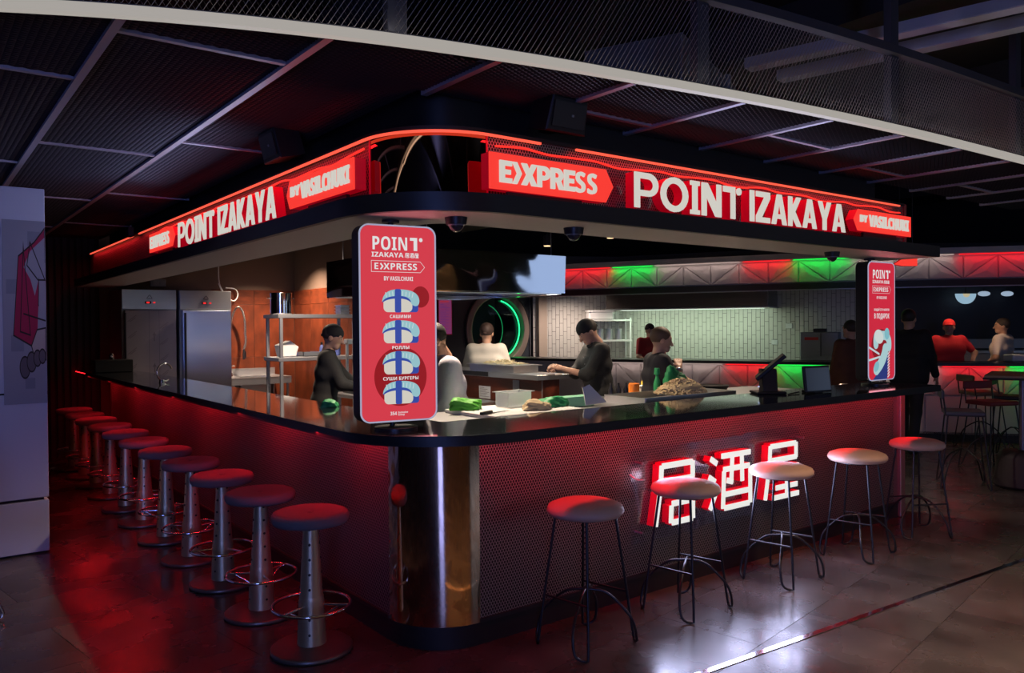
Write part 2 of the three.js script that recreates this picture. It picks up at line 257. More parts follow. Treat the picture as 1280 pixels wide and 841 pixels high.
// ---------- bar counter ----------
const CX = 2.35, CZ = -3.70, ZE = -11.5, ZC = -10.80;
function pathL(z0, x1, from = 0, to = 1, n = 20) {           // from/to: 0..1 of the corner arc; straight runs only when z0 / x1 are given
  const p = []; if (z0 !== null) p.push({ x: CX, z: z0, nx: -1, nz: 0 });
  for (let i = 0; i <= n; i++) { const a = (from + (to - from) * i / n) * Math.PI / 2; p.push({ x: CX, z: CZ, nx: -Math.cos(a), nz: Math.sin(a) }); }
  if (x1 !== null) p.push({ x: x1, z: CZ, nx: 0, nz: 1 }); return p;
}
const runL = (z0, z1 = CZ) => [{ x: CX, z: z0, nx: -1, nz: 0 }, { x: CX, z: z1, nx: -1, nz: 0 }], runR = (x1, x0 = CX) => [{ x: x0, z: CZ, nx: 0, nz: 1 }, { x: x1, z: CZ, nx: 0, nz: 1 }], arc = pathL(null, null);
const rect = (r0, r1, y0, y1) => [[r0, y0], [r1, y0], [r1, y1], [r0, y1]];
{
  const c = thing('bar_counter', 'long black-topped bar counter with perforated metal front, rounding a polished corner', 'counter');
  mesh('countertop', sweep(pathL(ZC, 6.86), rect(.04, .616, 1.106, 1.131)), M.slab, c);
  mesh('countertop_edge', sweep(pathL(ZC, 6.87), rect(.604, .62, 1.08, 1.13)), M.slabEdge, c);
  mesh('carcass', sweep(pathL(ZC + .02, 6.66), rect(.10, .325, .1, 1.1)), M.black, c);
  mesh('front_panel', sweep(runL(ZC), [[.34, .115], [.34, 1.106]], false), M.perf, c);
  mesh('front_panel', sweep(runR(6.7), [[.34, .115], [.34, 1.106]], false), M.perf, c);
  mesh('corner_cladding', sweep(arc, rect(.33, .343, .115, 1.106)), M.mirror, c).userData.label = 'polished rose-tinted steel quarter-round corner';
  mesh('plinth', sweep(pathL(ZC, 6.74), rect(.12, .345, 0, .115)), M.black, c);
  mesh('end_post', ubox(6.7, 6.78, 0, 1.106, -3.9, -3.33, .01), std({ color: lin(.4, .32, .3), metalness: .7, roughness: .3 }), c);
  mesh('base_rail', sweep(runR(6.7), rect(.338, .352, .115, .135)), M.satin, c); mesh('base_rail', sweep(runL(ZC), rect(.338, .352, .115, .135)), M.satin, c);
  // red LED modules behind the lip
  const segL = [[105, 113], [119, 148], [158, 186], [192, 226], [236, 286], [325, 378], [428, 486]], segR = [[592, 648], [690, 832], [850, 955], [982, 1062], [1080, 1126]];
  const rL = .58, rR = .5985, yl = 1.099;
  for (const [a, b] of segL) { const z0 = Math.max(onX(a, 480, CX - .34).z, ZC), z1 = Math.min(onX(b, 540, CX - .34).z, CZ), m = (z0 + z1) / 2; mesh('led_module', sweep(runL(z0, z1), rect(rL - .006, rL + .006, yl, yl + .006)), M.led, c); areaLight(RED, 105, z1 - z0, .012, [CX - rL, yl - .002, m], [CX - rL, 0, m]); areaLight(RED, 60, z1 - z0, .012, [CX - rL + .008, yl - .004, m], [CX, yl - .22, m]); }
  for (const [a, b] of segR) { const x0 = onZ(a, 545, CZ + .34).x, x1 = onZ(b, 520, CZ + .34).x, m = (x0 + x1) / 2; mesh('led_module', sweep(runR(x1, x0), rect(rR - .0015, rR + .0015, yl, yl + .006)), M.led, c); areaLight(RED, 430, x1 - x0, .003, [m, yl - .002, CZ + rR], [m, 0, CZ + rR]); areaLight(RED, 30, x1 - x0, .012, [m, yl - .004, CZ + rR - .008], [m, yl - .22, CZ]); }
  mesh('led_tube', sweep(pathL(null, null, .35, 1), rect(.352, .368, 1.074, 1.09)), M.neon, c);
  areaLight(RED, 14, .3, .02, [CX - .27, 1.07, CZ + .27], [CX - .22, 0, CZ + .22]);
}
// ---------- canopy over the bar ----------
{
  const c = thing('bar_canopy', 'black bar canopy with curved lip, mirrored corner and red neon outline', 'canopy');
  mesh('lip', sweep(pathL(ZE, 6.86), rect(.585, .62, 2.2, 2.29)), M.satin, c);
  mesh('ledge', sweep(pathL(ZE, 6.85), rect(.36, .585, 2.275, 2.288)), M.satin, c);
  mesh('soffit', sweep(pathL(ZE, 6.85), rect(.14, .585, 2.2, 2.214)), M.soffit, c);
  mesh('inner_face', sweep(pathL(ZE, 6.85), rect(.128, .14, 2.2, 2.62)), M.black, c);
  for (const r of [runL(ZE), runR(6.62)]) { mesh('fascia_mesh', sweep(r, [[.43, 2.288], [.43, 2.625]], false), M.perf, c); mesh('fascia_backing', sweep(r, rect(.36, .39, 2.288, 2.625)), M.black, c); }
  mesh('mirror_corner', sweep(arc, rect(.40, .432, 2.288, 2.625)), M.darkMirror, c);
  mesh('top_cap', sweep(pathL(ZE, 6.62), rect(.14, .445, 2.625, 2.645)), M.black, c);
  mesh('upper_box', sweep(pathL(ZE, 6.6), rect(.14, .2, 2.645, CEIL + .06)), M.black, c);
  mesh('end_panel', ubox(6.62, 6.66, 2.29, 2.64, -3.56, -3.26), std({ color: lin(.4, .05, .05), roughness: .4 }), c);
  const np = (a) => sweep(a, rect(.456, .468, 2.607, 2.619));
  for (const [z0, z1] of [[-11.3, -8.9], [-8.65, -6.2], [-6.2, CZ]]) { mesh('neon_tube', np(runL(z0, z1)), M.neonCore, c); const m = (z0 + z1) / 2; areaLight(RED, 8, z1 - z0, .03, [CX - .49, 2.6, m], [CX - .42, 2.0, m]); }
  mesh('neon_tube', np(arc), M.neonCore, c);
  for (const [x0, x1] of [[CX, 2.68], [2.93, 4.8], [4.8, 6.5]]) { mesh('neon_tube', np(runR(x1, x0)), M.neonCore, c); const m = (x0 + x1) / 2; areaLight(RED, 8, x1 - x0, .03, [m, 2.6, CZ + .49], [m, 2.0, CZ + .42]); }
  // thin second neon line, wavering along the mesh
  const wob = (f, a, b, n) => { const p = []; for (let i = 0; i <= n; i++) p.push(f(a + (b - a) * i / n, 2.568 + .008 * Math.sin(i * 2.1) + .006 * Math.sin(i * .9))); return p; };
  mesh('neon_line', tube(wob((x, y) => [x, y, CZ + .44], 2.4, 4.5, 12), .006, 80, 6), M.neon, c); mesh('neon_line', tube(wob((x, y) => [x, y, CZ + .44], 4.5, 6.55, 12), .006, 80, 6), M.neon, c);
  mesh('neon_line', tube(wob((z, y) => [CX - .44, y, z], -7.9, -3.75, 22), .006, 120, 6), M.neon, c);
  for (const [x, l] of [[.40, 0], [.40, 1]]) mesh('corner_strip', l ? ubox(CX - .004, CX + .004, 2.29, 2.62, CZ + .43, CZ + .436) : ubox(CX - .436, CX - .43, 2.29, 2.62, CZ - .004, CZ + .004), M.sideRed, c);
}
// ---------- signs ----------
const font = await new FontLoader().loadAsync('fonts/droid/droid_sans_bold.typeface.json');
const SH = (pts, holes = []) => { const s = new THREE.Shape(pts.map(p => new THREE.Vector2(...p))); holes.forEach(h => s.holes.push(h instanceof THREE.Path ? h : new THREE.Path(h.map(p => new THREE.Vector2(...p))))); return s; };
const EL = (x, y, a, b, S = THREE.Shape) => { const s = new S(); s.absellipse(x, y, a, b, 0, Math.PI * 2); return s; };
function bowlP(st = .175, x = .46) { const s = new THREE.Shape(); s.moveTo(0, 0); s.lineTo(st, 0); s.lineTo(st, .34); s.lineTo(x, .34); s.absarc(x, .67, .33, -Math.PI / 2, Math.PI / 2); s.lineTo(0, 1); s.lineTo(0, 0); const h = new THREE.Path(), r = .33 - st * .95; h.moveTo(st, .67 - r); h.lineTo(x, .67 - r); h.absarc(x, .67, r, -Math.PI / 2, Math.PI / 2); h.lineTo(st, .67 + r); h.lineTo(st, .67 - r); s.holes.push(h); return s; }
const GLYPH = {
  P: [.79, () => [bowlP()]], O: [.97, () => { const s = EL(.485, .5, .485, .51); s.holes.push(EL(.485, .5, .3, .33, THREE.Path)); return [s]; }],
  i: [.34, () => [SH([[0, 0], [.34, 0], [.34, .13], [.26, .13], [.26, .87], [.34, .87], [.34, 1], [0, 1], [0, .87], [.08, .87], [.08, .13], [0, .13]])]],
  N: [.75, () => [SH([[0, 0], [.175, 0], [.175, .6], [.53, 0], [.75, 0], [.75, 1], [.575, 1], [.575, .4], [.22, 1], [0, 1]])]],
  T: [.75, () => [SH([[0, 1], [0, .82], [.3, .82], [.3, 0], [.475, 0], [.475, 1]]), EL(.63, .88, .1, .115)]],
  I: [.18, () => [SH([[0, 0], [.18, 0], [.18, 1], [0, 1]])]],
  Z: [.6, () => [SH([[0, 0], [.6, 0], [.6, .17], [.24, .17], [.6, .8], [.6, 1], [0, 1], [0, .83], [.36, .83], [0, .2]])]],
  A: [.68, () => [SH([[0, 0], [.18, 0], [.225, .19], [.455, .19], [.5, 0], [.68, 0], [.44, 1], [.24, 1]], [[[.26, .34], [.42, .34], [.34, .74]]])]],
  K: [.6, () => [SH([[0, 0], [.175, 0], [.175, .32], [.4, 0], [.61, 0], [.31, .5], [.59, 1], [.385, 1], [.175, .65], [.175, 1], [0, 1]])]],
  Y: [.66, () => [SH([[.24, 0], [.42, 0], [.42, .38], [.66, 1], [.465, 1], [.33, .62], [.195, 1], [0, 1], [.24, .38]])]],
  E: [.6, () => [SH([[0, 0], [.6, 0], [.6, .22], [.24, .22], [.24, .39], [.54, .39], [.54, .6], [.24, .6], [.24, .78], [.6, .78], [.6, 1], [0, 1]])]],
  '>': [.42, () => [SH([[0, 0], [.22, 0], [.46, .5], [.22, 1], [0, 1], [.24, .5]])]],
  X: [.8, () => [SH([[0, 0], [.27, 0], [.4, .28], [.53, 0], [.8, 0], [.54, .5], [.8, 1], [.53, 1], [.4, .72], [.27, 1], [0, 1], [.26, .5]])]],
  p: [.67, () => [bowlP(.22, .34)]], R: [.7, () => { const s = bowlP(.22, .34); return [s, SH([[.3, .42], [.46, 0], [.72, 0], [.54, .42]])]; }],
  S: [.64, () => font.generateShapes('S', 1).map(s => { const p = s.getPoints(12).map(v => [(v.x - .03) * .86, v.y]); return SH(p); })],
};
function letters(text, w, h, depth, parent, faceMat, sideMat, gap = .085, z = 0, x0 = 0, y0 = 0) {
  let W = 0; for (const ch of text) W += ch === ' ' ? .26 : GLYPH[ch][0] + gap; W -= gap;
  const sx = w / W; let x = 0;
  for (const ch of text) {
    if (ch === ' ') { x += .26; continue; }
    const [gw, f] = GLYPH[ch], g = (d, b) => f().map(s => new THREE.ExtrudeGeometry(s, { depth: 1, bevelEnabled: false, curveSegments: 10 }).scale(sx, h, d).translate(x0 + x * sx, y0, z + b));
    if (sideMat) { const m = mesh('letter', g(depth, 0), sideMat, parent); mesh('letter_face', g(.008, depth), faceMat, m); } else mesh('letter', g(depth, 0), faceMat, parent);
    x += gw + gap;
  }
}
function plain(text, w, h, x, y, z, parent) { // small raised lettering, one mesh per letter
  const gs = [...text].map(ch => ch); let pos = 0; const tot = new TextGeometry(text, { font, size: 1, depth: 1, curveSegments: 3 }); tot.computeBoundingBox(); const bb = tot.boundingBox, sx = w / (bb.max.x - bb.min.x), sy = h / (bb.max.y - bb.min.y);
  for (const ch of gs) { const adv = font.data.glyphs[ch].ha / font.data.resolution; if (ch !== ' ') mesh('letter', new TextGeometry(ch, { font, size: 1, depth: 1, curveSegments: 3, bevelEnabled: true, bevelSize: .03, bevelThickness: .01, bevelSegments: 1 }).translate(pos - bb.min.x, 0, 0).scale(sx, sy, .008).translate(x, y, z), M.signFace, parent); pos += adv; }
}
function boxSign(label, at, turn, pts, depth, fill) {
  const s = thing('lightbox_sign', label, 'sign', at, turn);
  mesh('housing', poly(pts, depth, 0), M.sideRed, s); mesh('lit_face', poly(pts, .006, .002).translate(0, 0, depth), M.signRed, s);
  mesh('standoff', [rod([pts[0][0] + .12, .05, turn ? -.024 : -.07], [pts[0][0] + .12, .05, 0], .006), rod([pts[1][0] - .12, .05, turn ? -.024 : -.07], [pts[1][0] - .12, .05, 0], .006)], M.steelSoft, s);
  mesh('foot', bx(.5, at[1] - 2.29, .02, (pts[0][0] + pts[1][0]) / 2, -(at[1] - 2.29) / 2, .02), M.satin, s);
  fill(s, depth + .008); return s;
}
const pointTo = (w, h, tip) => [[0, 0], [w, 0], [w + tip, h / 2], [w, h], [0, h]], pointFrom = (w, h, tip) => [[0, 0], [w, 0], [w, h], [0, h], [-tip, h / 2]];
{ // right side, facing +z
  boxSign('red EXPRESS arrow lightbox beside the mirrored canopy corner, above the wire stools', [2.26, 2.322, -3.19], 0, pointTo(.78, .175, .055), .065, (s, z) => letters('E>XpRESS', .66, .108, .01, s, M.signFace, null, .035, z, .055, .033));
  boxSign('small red BY VASILCHUKI lightbox at the far end above the wire stools', [5.64, 2.345, -3.19], 0, pointFrom(.8, .156, .055), .065, (s, z) => { plain('BY', .1, .05, .02, .065, z, s); plain('VASILCHUKI', .6, .085, .15, .04, z, s); });
  const s = thing('letter_sign', 'white-faced POINT IZAKAYA letters above the wire stools', 'sign', [3.264, 2.315, -3.19]);
  letters('POiNT IZAKAYA', 2.2, .2, .065, s, M.signFace, M.sideRed); mesh('back_plate', bx(2.36, .25, .006, 1.1, .1, -.06), M.acrylic, s); mesh('foot_rail', bx(2.3, .022, .02, 1.1, -.0125, .02), M.satin, s);
  areaLight(SIGNWHITE, 8, 2.2, .18, [4.37, 2.42, -3.11], [4.37, 2.38, 0]); areaLight(RED, 1.6, .75, .15, [2.65, 2.41, -3.11], [2.65, 2.38, 0]); areaLight(RED, 1.6, .75, .12, [6.04, 2.42, -3.11], [6.04, 2.38, 0]);
}
{ // left side, facing -x: text runs towards the corner
  const T = -Math.PI / 2, X = 1.89;
  boxSign('red BY VASILCHUKI lightbox beside the mirrored canopy corner, above the pedestal stools', [X, 2.355, -4.53], T, pointFrom(.84, .16, .045), .065, (s, z) => { plain('BY', .13, .055, .03, .065, z, s); plain('VASILCHUKI', .62, .09, .18, .038, z, s); });
  boxSign('small red EXPRESS arrow lightbox high above the far pedestal stools', [X, 2.36, -7.92], T, pointTo(.78, .165, .08), .065, (s, z) => letters('E>XpRESS', .66, .105, .01, s, M.signFace, null, .035, z, .055, .03));
  const s = thing('letter_sign', 'white-faced POINT IZAKAYA letters above the pedestal stools', 'sign', [X, 2.33, -6.95], T);
  letters('POiNT IZAKAYA', 2.19, .2, .065, s, M.signFace, M.sideRed); mesh('back_plate', bx(2.34, .25, .006, 1.1, .1, -.06), M.acrylic, s); mesh('foot_rail', bx(2.3, .036, .02, 1.1, -.02, .02), M.satin, s);
  areaLight(SIGNWHITE, 7, 2.2, .18, [X - .08, 2.43, -5.85], [0, 2.38, -5.85]); areaLight(RED, 1.6, .75, .14, [X - .08, 2.43, -4.12], [0, 2.38, -4.12]); areaLight(RED, 1.6, .75, .14, [X - .08, 2.43, -7.5], [0, 2.38, -7.5]);
}
// kanji on the counter front, built stroke by stroke
const KANJI = [
  [[.16, .95, .92, .95], [.9, .99, .9, .66], [.16, .7, .94, .7], [.18, .99, .15, .55], [.14, .56, .03, 0], [.27, .5, 1, .5], [.63, .66, .63, .36], [.38, .33, .92, .33], [.4, .33, .38, 0], [.9, .33, .9, 0], [.38, .03, .92, .03]],
  [[.04, .95, .22, .82], [0, .64, .18, .51], [.03, .03, .2, .38], [.28, .95, 1, .95], [.36, .71, .33, 0], [.97, .71, .97, 0], [.32, .71, .98, .71], [.34, .03, .97, .03], [.36, .27, .95, .27], [.55, .95, .52, .42], [.77, .95, .78, .42], [.4, .52, .58, .46]],
  [[.16, .95, .92, .95], [.9, .99, .9, .66], [.16, .7, .94, .7], [.18, .99, .15, .55], [.14, .56, .03, 0], [.28, .54, 1, .54], [.55, .54, .38, .37], [.38, .37, .88, .37], [.74, .46, .92, .33], [.3, .2, .96, .2], [.63, .37, .63, .03], [.22, .03, 1, .03]]];
{
  const s = thing('kanji_sign', 'three white glowing Japanese characters with red sides on the counter front', 'sign', [0, 0, -3.345]);
  const th = .066, D = .055;
  [[3.59, .415, .40, .39], [4.10, .43, .46, .375], [4.70, .42, .43, .395]].forEach(([x, y, w, h], k) => {
    KANJI[k].forEach(([a, b, c, d]) => {
      const p = [x + a * w, y + b * h], q = [x + c * w, y + d * h], L = Math.hypot(q[0] - p[0], q[1] - p[1]), an = Math.atan2(q[1] - p[1], q[0] - p[0]), g = (dep, z) => bx(L - .018, th * .58, dep, 0, 0, z, .004).rotateZ(an).translate((p[0] + q[0]) / 2, (p[1] + q[1]) / 2, 0);
      const m = mesh('stroke', g(D, D / 2), M.sideRed, s); mesh('stroke_face', g(.008, D + .004), M.kanjiFace, m);
    });
    mesh('back_plate', bx(w + .22, h + .18, .006, x + w / 2 - .02, y + h / 2, -.004), M.acrylic, s);
    areaLight(SIGNWHITE, 14, w, h, [x + w / 2, y + h / 2, -3.345 + D + .012], [x + w / 2, y + h / 2 - .1, 0]);
  });
  mesh('spacer', [rod([3.5, .82, -.01], [3.5, .82, .05], .008), rod([3.5, .4, -.01], [3.5, .4, .05], .008), rod([5.2, .82, -.01], [5.2, .82, .05], .008)], M.steelSoft, s);
  mesh('cable', tube([[3.42, .76, .02], [3.45, .73, .05], [3.52, .72, .05]], .005, 16, 6), M.white, s);
}
// ---------- menu totems ----------
function kanjiOn(c, x, y, s, lw) { c.lineWidth = lw; KANJI.forEach((k, i) => k.forEach(([a, b, d, e]) => { c.beginPath(); c.moveTo(x + i * s * 1.15 + a * s, y - b * s); c.lineTo(x + i * s * 1.15 + d * s, y - e * s); c.stroke(); })); }
function brandOn(c, w, top, k) {
  c.fillStyle = '#fff'; c.strokeStyle = '#fff'; c.textAlign = 'left';
  const fit = (t, x, y, ww, hh, f = 'bold 100px sans-serif') => { c.save(); c.font = f; const m = c.measureText(t).width; c.translate(x, y); c.scale(ww / m, hh / 72); c.fillText(t, 0, 0); c.restore(); };
  fit('POIN', w * .14, top + 100 * k, w * .5, 96 * k); c.fillRect(w * .66, top + 4 * k, w * .1, 22 * k); c.fillRect(w * .71, top + 4 * k, w * .05, 96 * k); c.beginPath(); c.arc(w * .81, top + 18 * k, 15 * k, 0, 7); c.fill();
  fit('IZAKAYA', w * .14, top + 152 * k, w * .43, 34 * k); kanjiOn(c, w * .59, top + 152 * k, 34 * k, 5 * k);
  c.lineWidth = 3; c.beginPath(); c.moveTo(w * .14, top + 180 * k); c.lineTo(w * .8, top + 180 * k); c.lineTo(w * .86, top + 220 * k); c.lineTo(w * .8, top + 260 * k); c.lineTo(w * .14, top + 260 * k); c.closePath(); c.stroke();
  fit('E', w * .17, top + 242 * k, w * .07, 46 * k); c.lineWidth = 12 * k; c.beginPath(); c.moveTo(w * .26, top + 198 * k); c.lineTo(w * .29, top + 220 * k); c.lineTo(w * .26, top + 242 * k); c.stroke(); fit('XPRESS', w * .3, top + 242 * k, w * .46, 46 * k);
  fit('BY VASILCHUKI', w * .3, top + 322 * k, w * .4, 30 * k);
  return fit;
}
const tMenu = canvasTex(512, 1216, (c, w, h) => {
  c.fillStyle = '#f34757'; c.fillRect(0, 0, w, h); const fit = brandOn(c, w, 62, .86);
  c.fillStyle = '#a81f27'; c.beginPath(); c.ellipse(409, 440, 62, 68, 0, 0, 7); c.fill(); c.beginPath(); c.ellipse(266, 942, 182, 186, 0, 0, 7); c.fill();
  const sushi = (x, y) => {
    c.fillStyle = '#3d56b8'; c.beginPath(); c.roundRect(x + 160, y - 10, 88, 62, 18); c.fill();
    c.fillStyle = '#efe9dc'; c.beginPath(); c.roundRect(x + 6, y - 46, 200, 98, 30); c.fill();
    c.fillStyle = '#3d56b8'; c.beginPath(); c.moveTo(x - 2, y - 6); c.quadraticCurveTo(x + 10, y - 60, x + 110, y - 58); c.quadraticCurveTo(x + 200, y - 58, x + 214, y + 6); c.lineTo(x + 196, y - 10); c.quadraticCurveTo(x + 170, y - 34, x + 110, y - 34); c.quadraticCurveTo(x + 30, y - 34, x - 2, y - 6); c.fill();
    c.fillStyle = '#a9dbe4'; c.beginPath(); c.moveTo(x - 4, y - 10); c.quadraticCurveTo(x + 4, y - 92, x + 110, y - 92); c.quadraticCurveTo(x + 252, y - 94, x + 256, y - 20); c.quadraticCurveTo(x + 256, y + 14, x + 226, y + 14); c.quadraticCurveTo(x + 196, y + 8, x + 196, y - 16); c.quadraticCurveTo(x + 180, y - 52, x + 110, y - 50); c.quadraticCurveTo(x + 20, y - 50, x - 4, y - 10); c.fill();
    c.strokeStyle = '#e4f6f8'; c.lineWidth = 5; for (let i = 0; i < 9; i++) { c.beginPath(); c.moveTo(x + 20 + i * 24, y - 84 + Math.abs(i - 4) * 3); c.lineTo(x + 28 + i * 22, y - 56 + Math.abs(i - 4) * 4); c.stroke(); }
    c.fillStyle = '#3f58ba'; c.beginPath(); c.roundRect(x + 84, y - 94, 44, 148, 12); c.fill();
  };
  ['САШИМИ', 'РОЛЛЫ', 'СУШИ БУРГЕРЫ', ''].forEach((t, i) => { sushi(145, [485, 680, 875, 1062][i]); c.fillStyle = '#fff'; if (t) fit(t, [192, 205, 142][i], [574, 770, 964][i], [150, 124, 250][i], 21); });
  c.fillStyle = '#fff'; fit('354', 190, 1184, 46, 22); fit('Exclusive', 244, 1174, 70, 12); fit('Group', 244, 1188, 46, 12);
});
const tPromo = canvasTex(512, 1216, (c, w, h) => {
  c.fillStyle = '#ea3048'; c.fillRect(0, 0, w, h); const fit = brandOn(c, w, 70, .95);
  fit('КАЖДЫЙ СЕТ И НАПИТОК', w * .2, 500, w * .6, 24); fit('В ПОДАРОК', w * .2, 580, w * .6, 54);
  c.fillStyle = '#a01c28'; c.beginPath(); c.ellipse(240, 860, 190, 170, 0, 0, 7); c.fill();
  c.fillStyle = '#35418a'; c.beginPath(); c.moveTo(80, 1216); c.quadraticCurveTo(300, 1060, 370, 880); c.quadraticCurveTo(400, 1060, 360, 1216); c.fill();
  c.strokeStyle = '#f2f4f8'; c.lineWidth = 14; for (let i = 0; i < 9; i++) { c.beginPath(); c.moveTo(372, 960 + i * 30); c.lineTo(414, 930 + i * 30); c.stroke(); }
  c.lineCap = 'round'; c.strokeStyle = '#bfe6ea'; c.lineWidth = 96; c.beginPath(); c.moveTo(140, 850); c.quadraticCurveTo(120, 700, 250, 760); c.quadraticCurveTo(420, 740, 400, 880); c.stroke();
  c.lineWidth = 120; c.beginPath(); c.moveTo(330, 900); c.quadraticCurveTo(300, 1020, 150, 1110); c.stroke();
  c.fillStyle = '#e6f2ee'; c.beginPath(); c.ellipse(200, 770, 90, 70, .4, 0, 7); c.fill(); c.fillStyle = '#8fd0dc'; c.beginPath(); c.ellipse(360, 740, 50, 60, 0, 0, 7); c.ellipse(150, 1080, 44, 60, .7, 0, 7); c.fill();
  c.strokeStyle = '#d8eaf0'; c.lineWidth = 22; c.beginPath(); c.moveTo(10, 880); c.lineTo(200, 950); c.moveTo(10, 1010); c.lineTo(220, 980); c.stroke();
});
function totem(label, at, turn, tex) {
  const t = thing('totem_display', label, 'display', at, turn), W = .405, H = .985;
  mesh('base_plate', cyl(.11, .11, .012, 0, 0, 0, 28), M.satin, t); mesh('pole', [cyl(.014, .014, 2.2 - 1.131 - .01, 0, .01, -.05, 12), cyl(.045, .045, .012, 0, 2.2 - 1.131 - .013, -.05, 16)], M.satin, t);
  mesh('housing', new THREE.ExtrudeGeometry(rrect(W, H, .05), { depth: .1, bevelEnabled: true, bevelSize: .004, bevelThickness: .004, bevelSegments: 1 }).translate(0, .045 + H / 2, -.05), M.satin, t);
  const sg = new THREE.ExtrudeGeometry(rrect(W - .012, H - .012, .046), { depth: .004, bevelEnabled: false }), p = sg.attributes.position, u = sg.attributes.uv; for (let i = 0; i < p.count; i++) u.setXY(i, p.getX(i) / (W - .012) + .5, p.getY(i) / (H - .012) + .5);
  mesh('screen', sg.translate(0, .045 + H / 2, .055), std({ color: 0x000000, roughness: .3, emissive: 0xffffff, emissiveMap: tex, emissiveIntensity: .72 }), t);
  mesh('light_edge', (() => { const o = rrect(W + .004, H + .004, .052); o.holes.push(new THREE.Path(rrect(W - .01, H - .01, .046).getPoints(8))); return new THREE.ExtrudeGeometry(o, { depth: .006, bevelEnabled: false }).translate(0, .045 + H / 2, .0545); })(), glowM(lin(.7, .72, 1), .5), t);
  const n = [Math.sin(turn), Math.cos(turn)]; areaLight(lin(1, .25, .28), 1.1, W, H, [at[0] + n[0] * .07, at[1] + .53, at[2] + n[1] * .07], [at[0] + n[0] * 2, at[1] + .5, at[2] + n[1] * 2]);
  return t;
}
const T2 = onY(1094, 481, 1.131);
totem('lit red menu totem with sushi drawings at the rounded counter corner', [1.985, 1.131, -3.575], -8.9 * R, tMenu);
totem('lit red promotion totem at the open end of the counter', [T2.x, 1.131, T2.z], -2 * R, tPromo);

// ---------- bar stools ----------
const ORD = ['next to', 'second from', 'third from', 'fourth from', 'fifth from', 'sixth from', 'seventh from', 'eighth from', 'ninth from', 'tenth from', 'eleventh from'];
{ // pedestal stools
  const s = thing('pedestal_stool', 'round metal pedestal bar stool with foot ring, next to the polished counter corner', 'stool', [1.633, 0, -3.84], 0, 'pedestal bar stools along the counter');
  mesh('base', lathe([[0, 0], [.203, 0], [.207, .008], [.207, .02], [.198, .028], [.09, .034], [.08, .04], [0, .04]], 40), std({ color: lin(.16, .15, .14), metalness: .7, roughness: .4 }), s);
  mesh('column', lathe([[.074, .038], [.064, .26], [.062, .265], [.062, .28], [.058, .285], [.038, .64], [.038, .665], [0, .665]], 28), M.stoolMetal, s);
  const h = []; for (let k = 0; k < 8; k++) for (const a of [0, 90, 180, 270]) { const y = .1 + k * .075, r = .0735 - (y - .04) * .058; h.push(new THREE.CylinderGeometry(.007, .007, .004, 10).rotateX(Math.PI / 2).translate(0, y, r).rotateY((a - 32) * R)); }
  mesh('holes', h, M.black, s);
  mesh('foot_ring', torus(.195, .0085, 0, .235, 0, 44), M.chrome, s);
  for (let k = 0; k < 3; k++) { const a = (40 + k * 120) * R, cs = Math.cos(a), sn = Math.sin(a); mesh('ring_strut', [rod([cs * .06, .235, sn * .06], [cs * .19, .235, sn * .19], .007), rod([cs * .065, .18, sn * .065], [cs * .15, .232, sn * .15], .006)], M.chrome, s); }
  mesh('seat', lathe([[0, .655], [.17, .655], [.188, .66], [.196, .675], [.196, .693], [.188, .709], [.165, .717], [.06, .715], [.02, .709], [0, .706]], 40), M.fabricDark, s);
  mesh('button', lathe([[0, .703], [.014, .704], [.016, .709], [.01, .712], [0, .713]], 14), M.fabricDark, s);
  const pts = [[326, 768], [277, 728], [244, 700], [211, 672], [180, 652], [155, 635], [132, 620], [118, 607], [102, 596], [90, 583]];
  pts.forEach(([px, py], i) => { const p = onY(px, py, 0); copyOf(s, [1.615 - i * .004, 0, -4.51 - i * .685 + (i > 7 ? .05 : 0)], rr(-1.2, 1.2), `round metal pedestal bar stool with foot ring, ${ORD[i + 1]} the polished counter corner`); });
}
function wireStool(label, at, turn, group) {
  const s = thing('wire_stool', label, 'stool', at, turn, group), feet = [[-.21, -.14], [-.16, .19], [.22, .13], [.15, -.19]];
  mesh('seat', lathe([[0, .668], [.15, .668], [.185, .674], [.2, .69], [.2, .704], [.19, .722], [.15, .738], [.08, .747], [0, .75]], 40), M.leather, s);
  mesh('seat_plate', cyl(.14, .14, .006, 0, .661, 0, 24), M.wire, s);
  feet.forEach(([x, z], i) => {
    const [nx, nz] = feet[(i + 1) % 4], k = .62, l = Math.hypot(x, z), tx = -z / l * .03, tz = x / l * .03;
    mesh('leg', tube([[x * k, .665, z * k], [x * .8, .36, z * .8], [x * .975, .05, z * .975], [x + tx * .3, .009, z + tz * .3], [x * .99 + tx * 2.2, .035, z * .99 + tz * 2.2], [x * .86 + tx * 2.4, .15, z * .86 + tz * 2.4], [x * .42 + tx, .265, z * .42 + tz], [0, .285, 0]], .0075, 60, 7), M.wire, s);
  });
  const lerp = (a, y) => { const k = .62 + (1 - .62) * (1 - y / .665); return [a[0] * k, y, a[1] * k]; };
  mesh('foot_rest', rod(lerp(feet[0], .26), lerp(feet[1], .26), .006), M.wire, s); mesh('foot_rest', rod(lerp(feet[2], .26), lerp(feet[3], .26), .006), M.wire, s);
  return s;
}
const ws = wireStool('wire-legged bar stool with pale domed seat, next to the polished counter corner', [2.79, 0, -3.03], 0, 'wire-legged bar stools at the counter front');
[[3.59, -3.04, 0], [4.495, -3.01, 0], [5.39, -2.99, .05], [6.29, -3.0, .9]].forEach(([x, z, t], i) => copyOf(ws, [x, 0, z], t, `wire-legged bar stool with pale domed seat, ${ORD[i + 1]} the polished counter corner`));
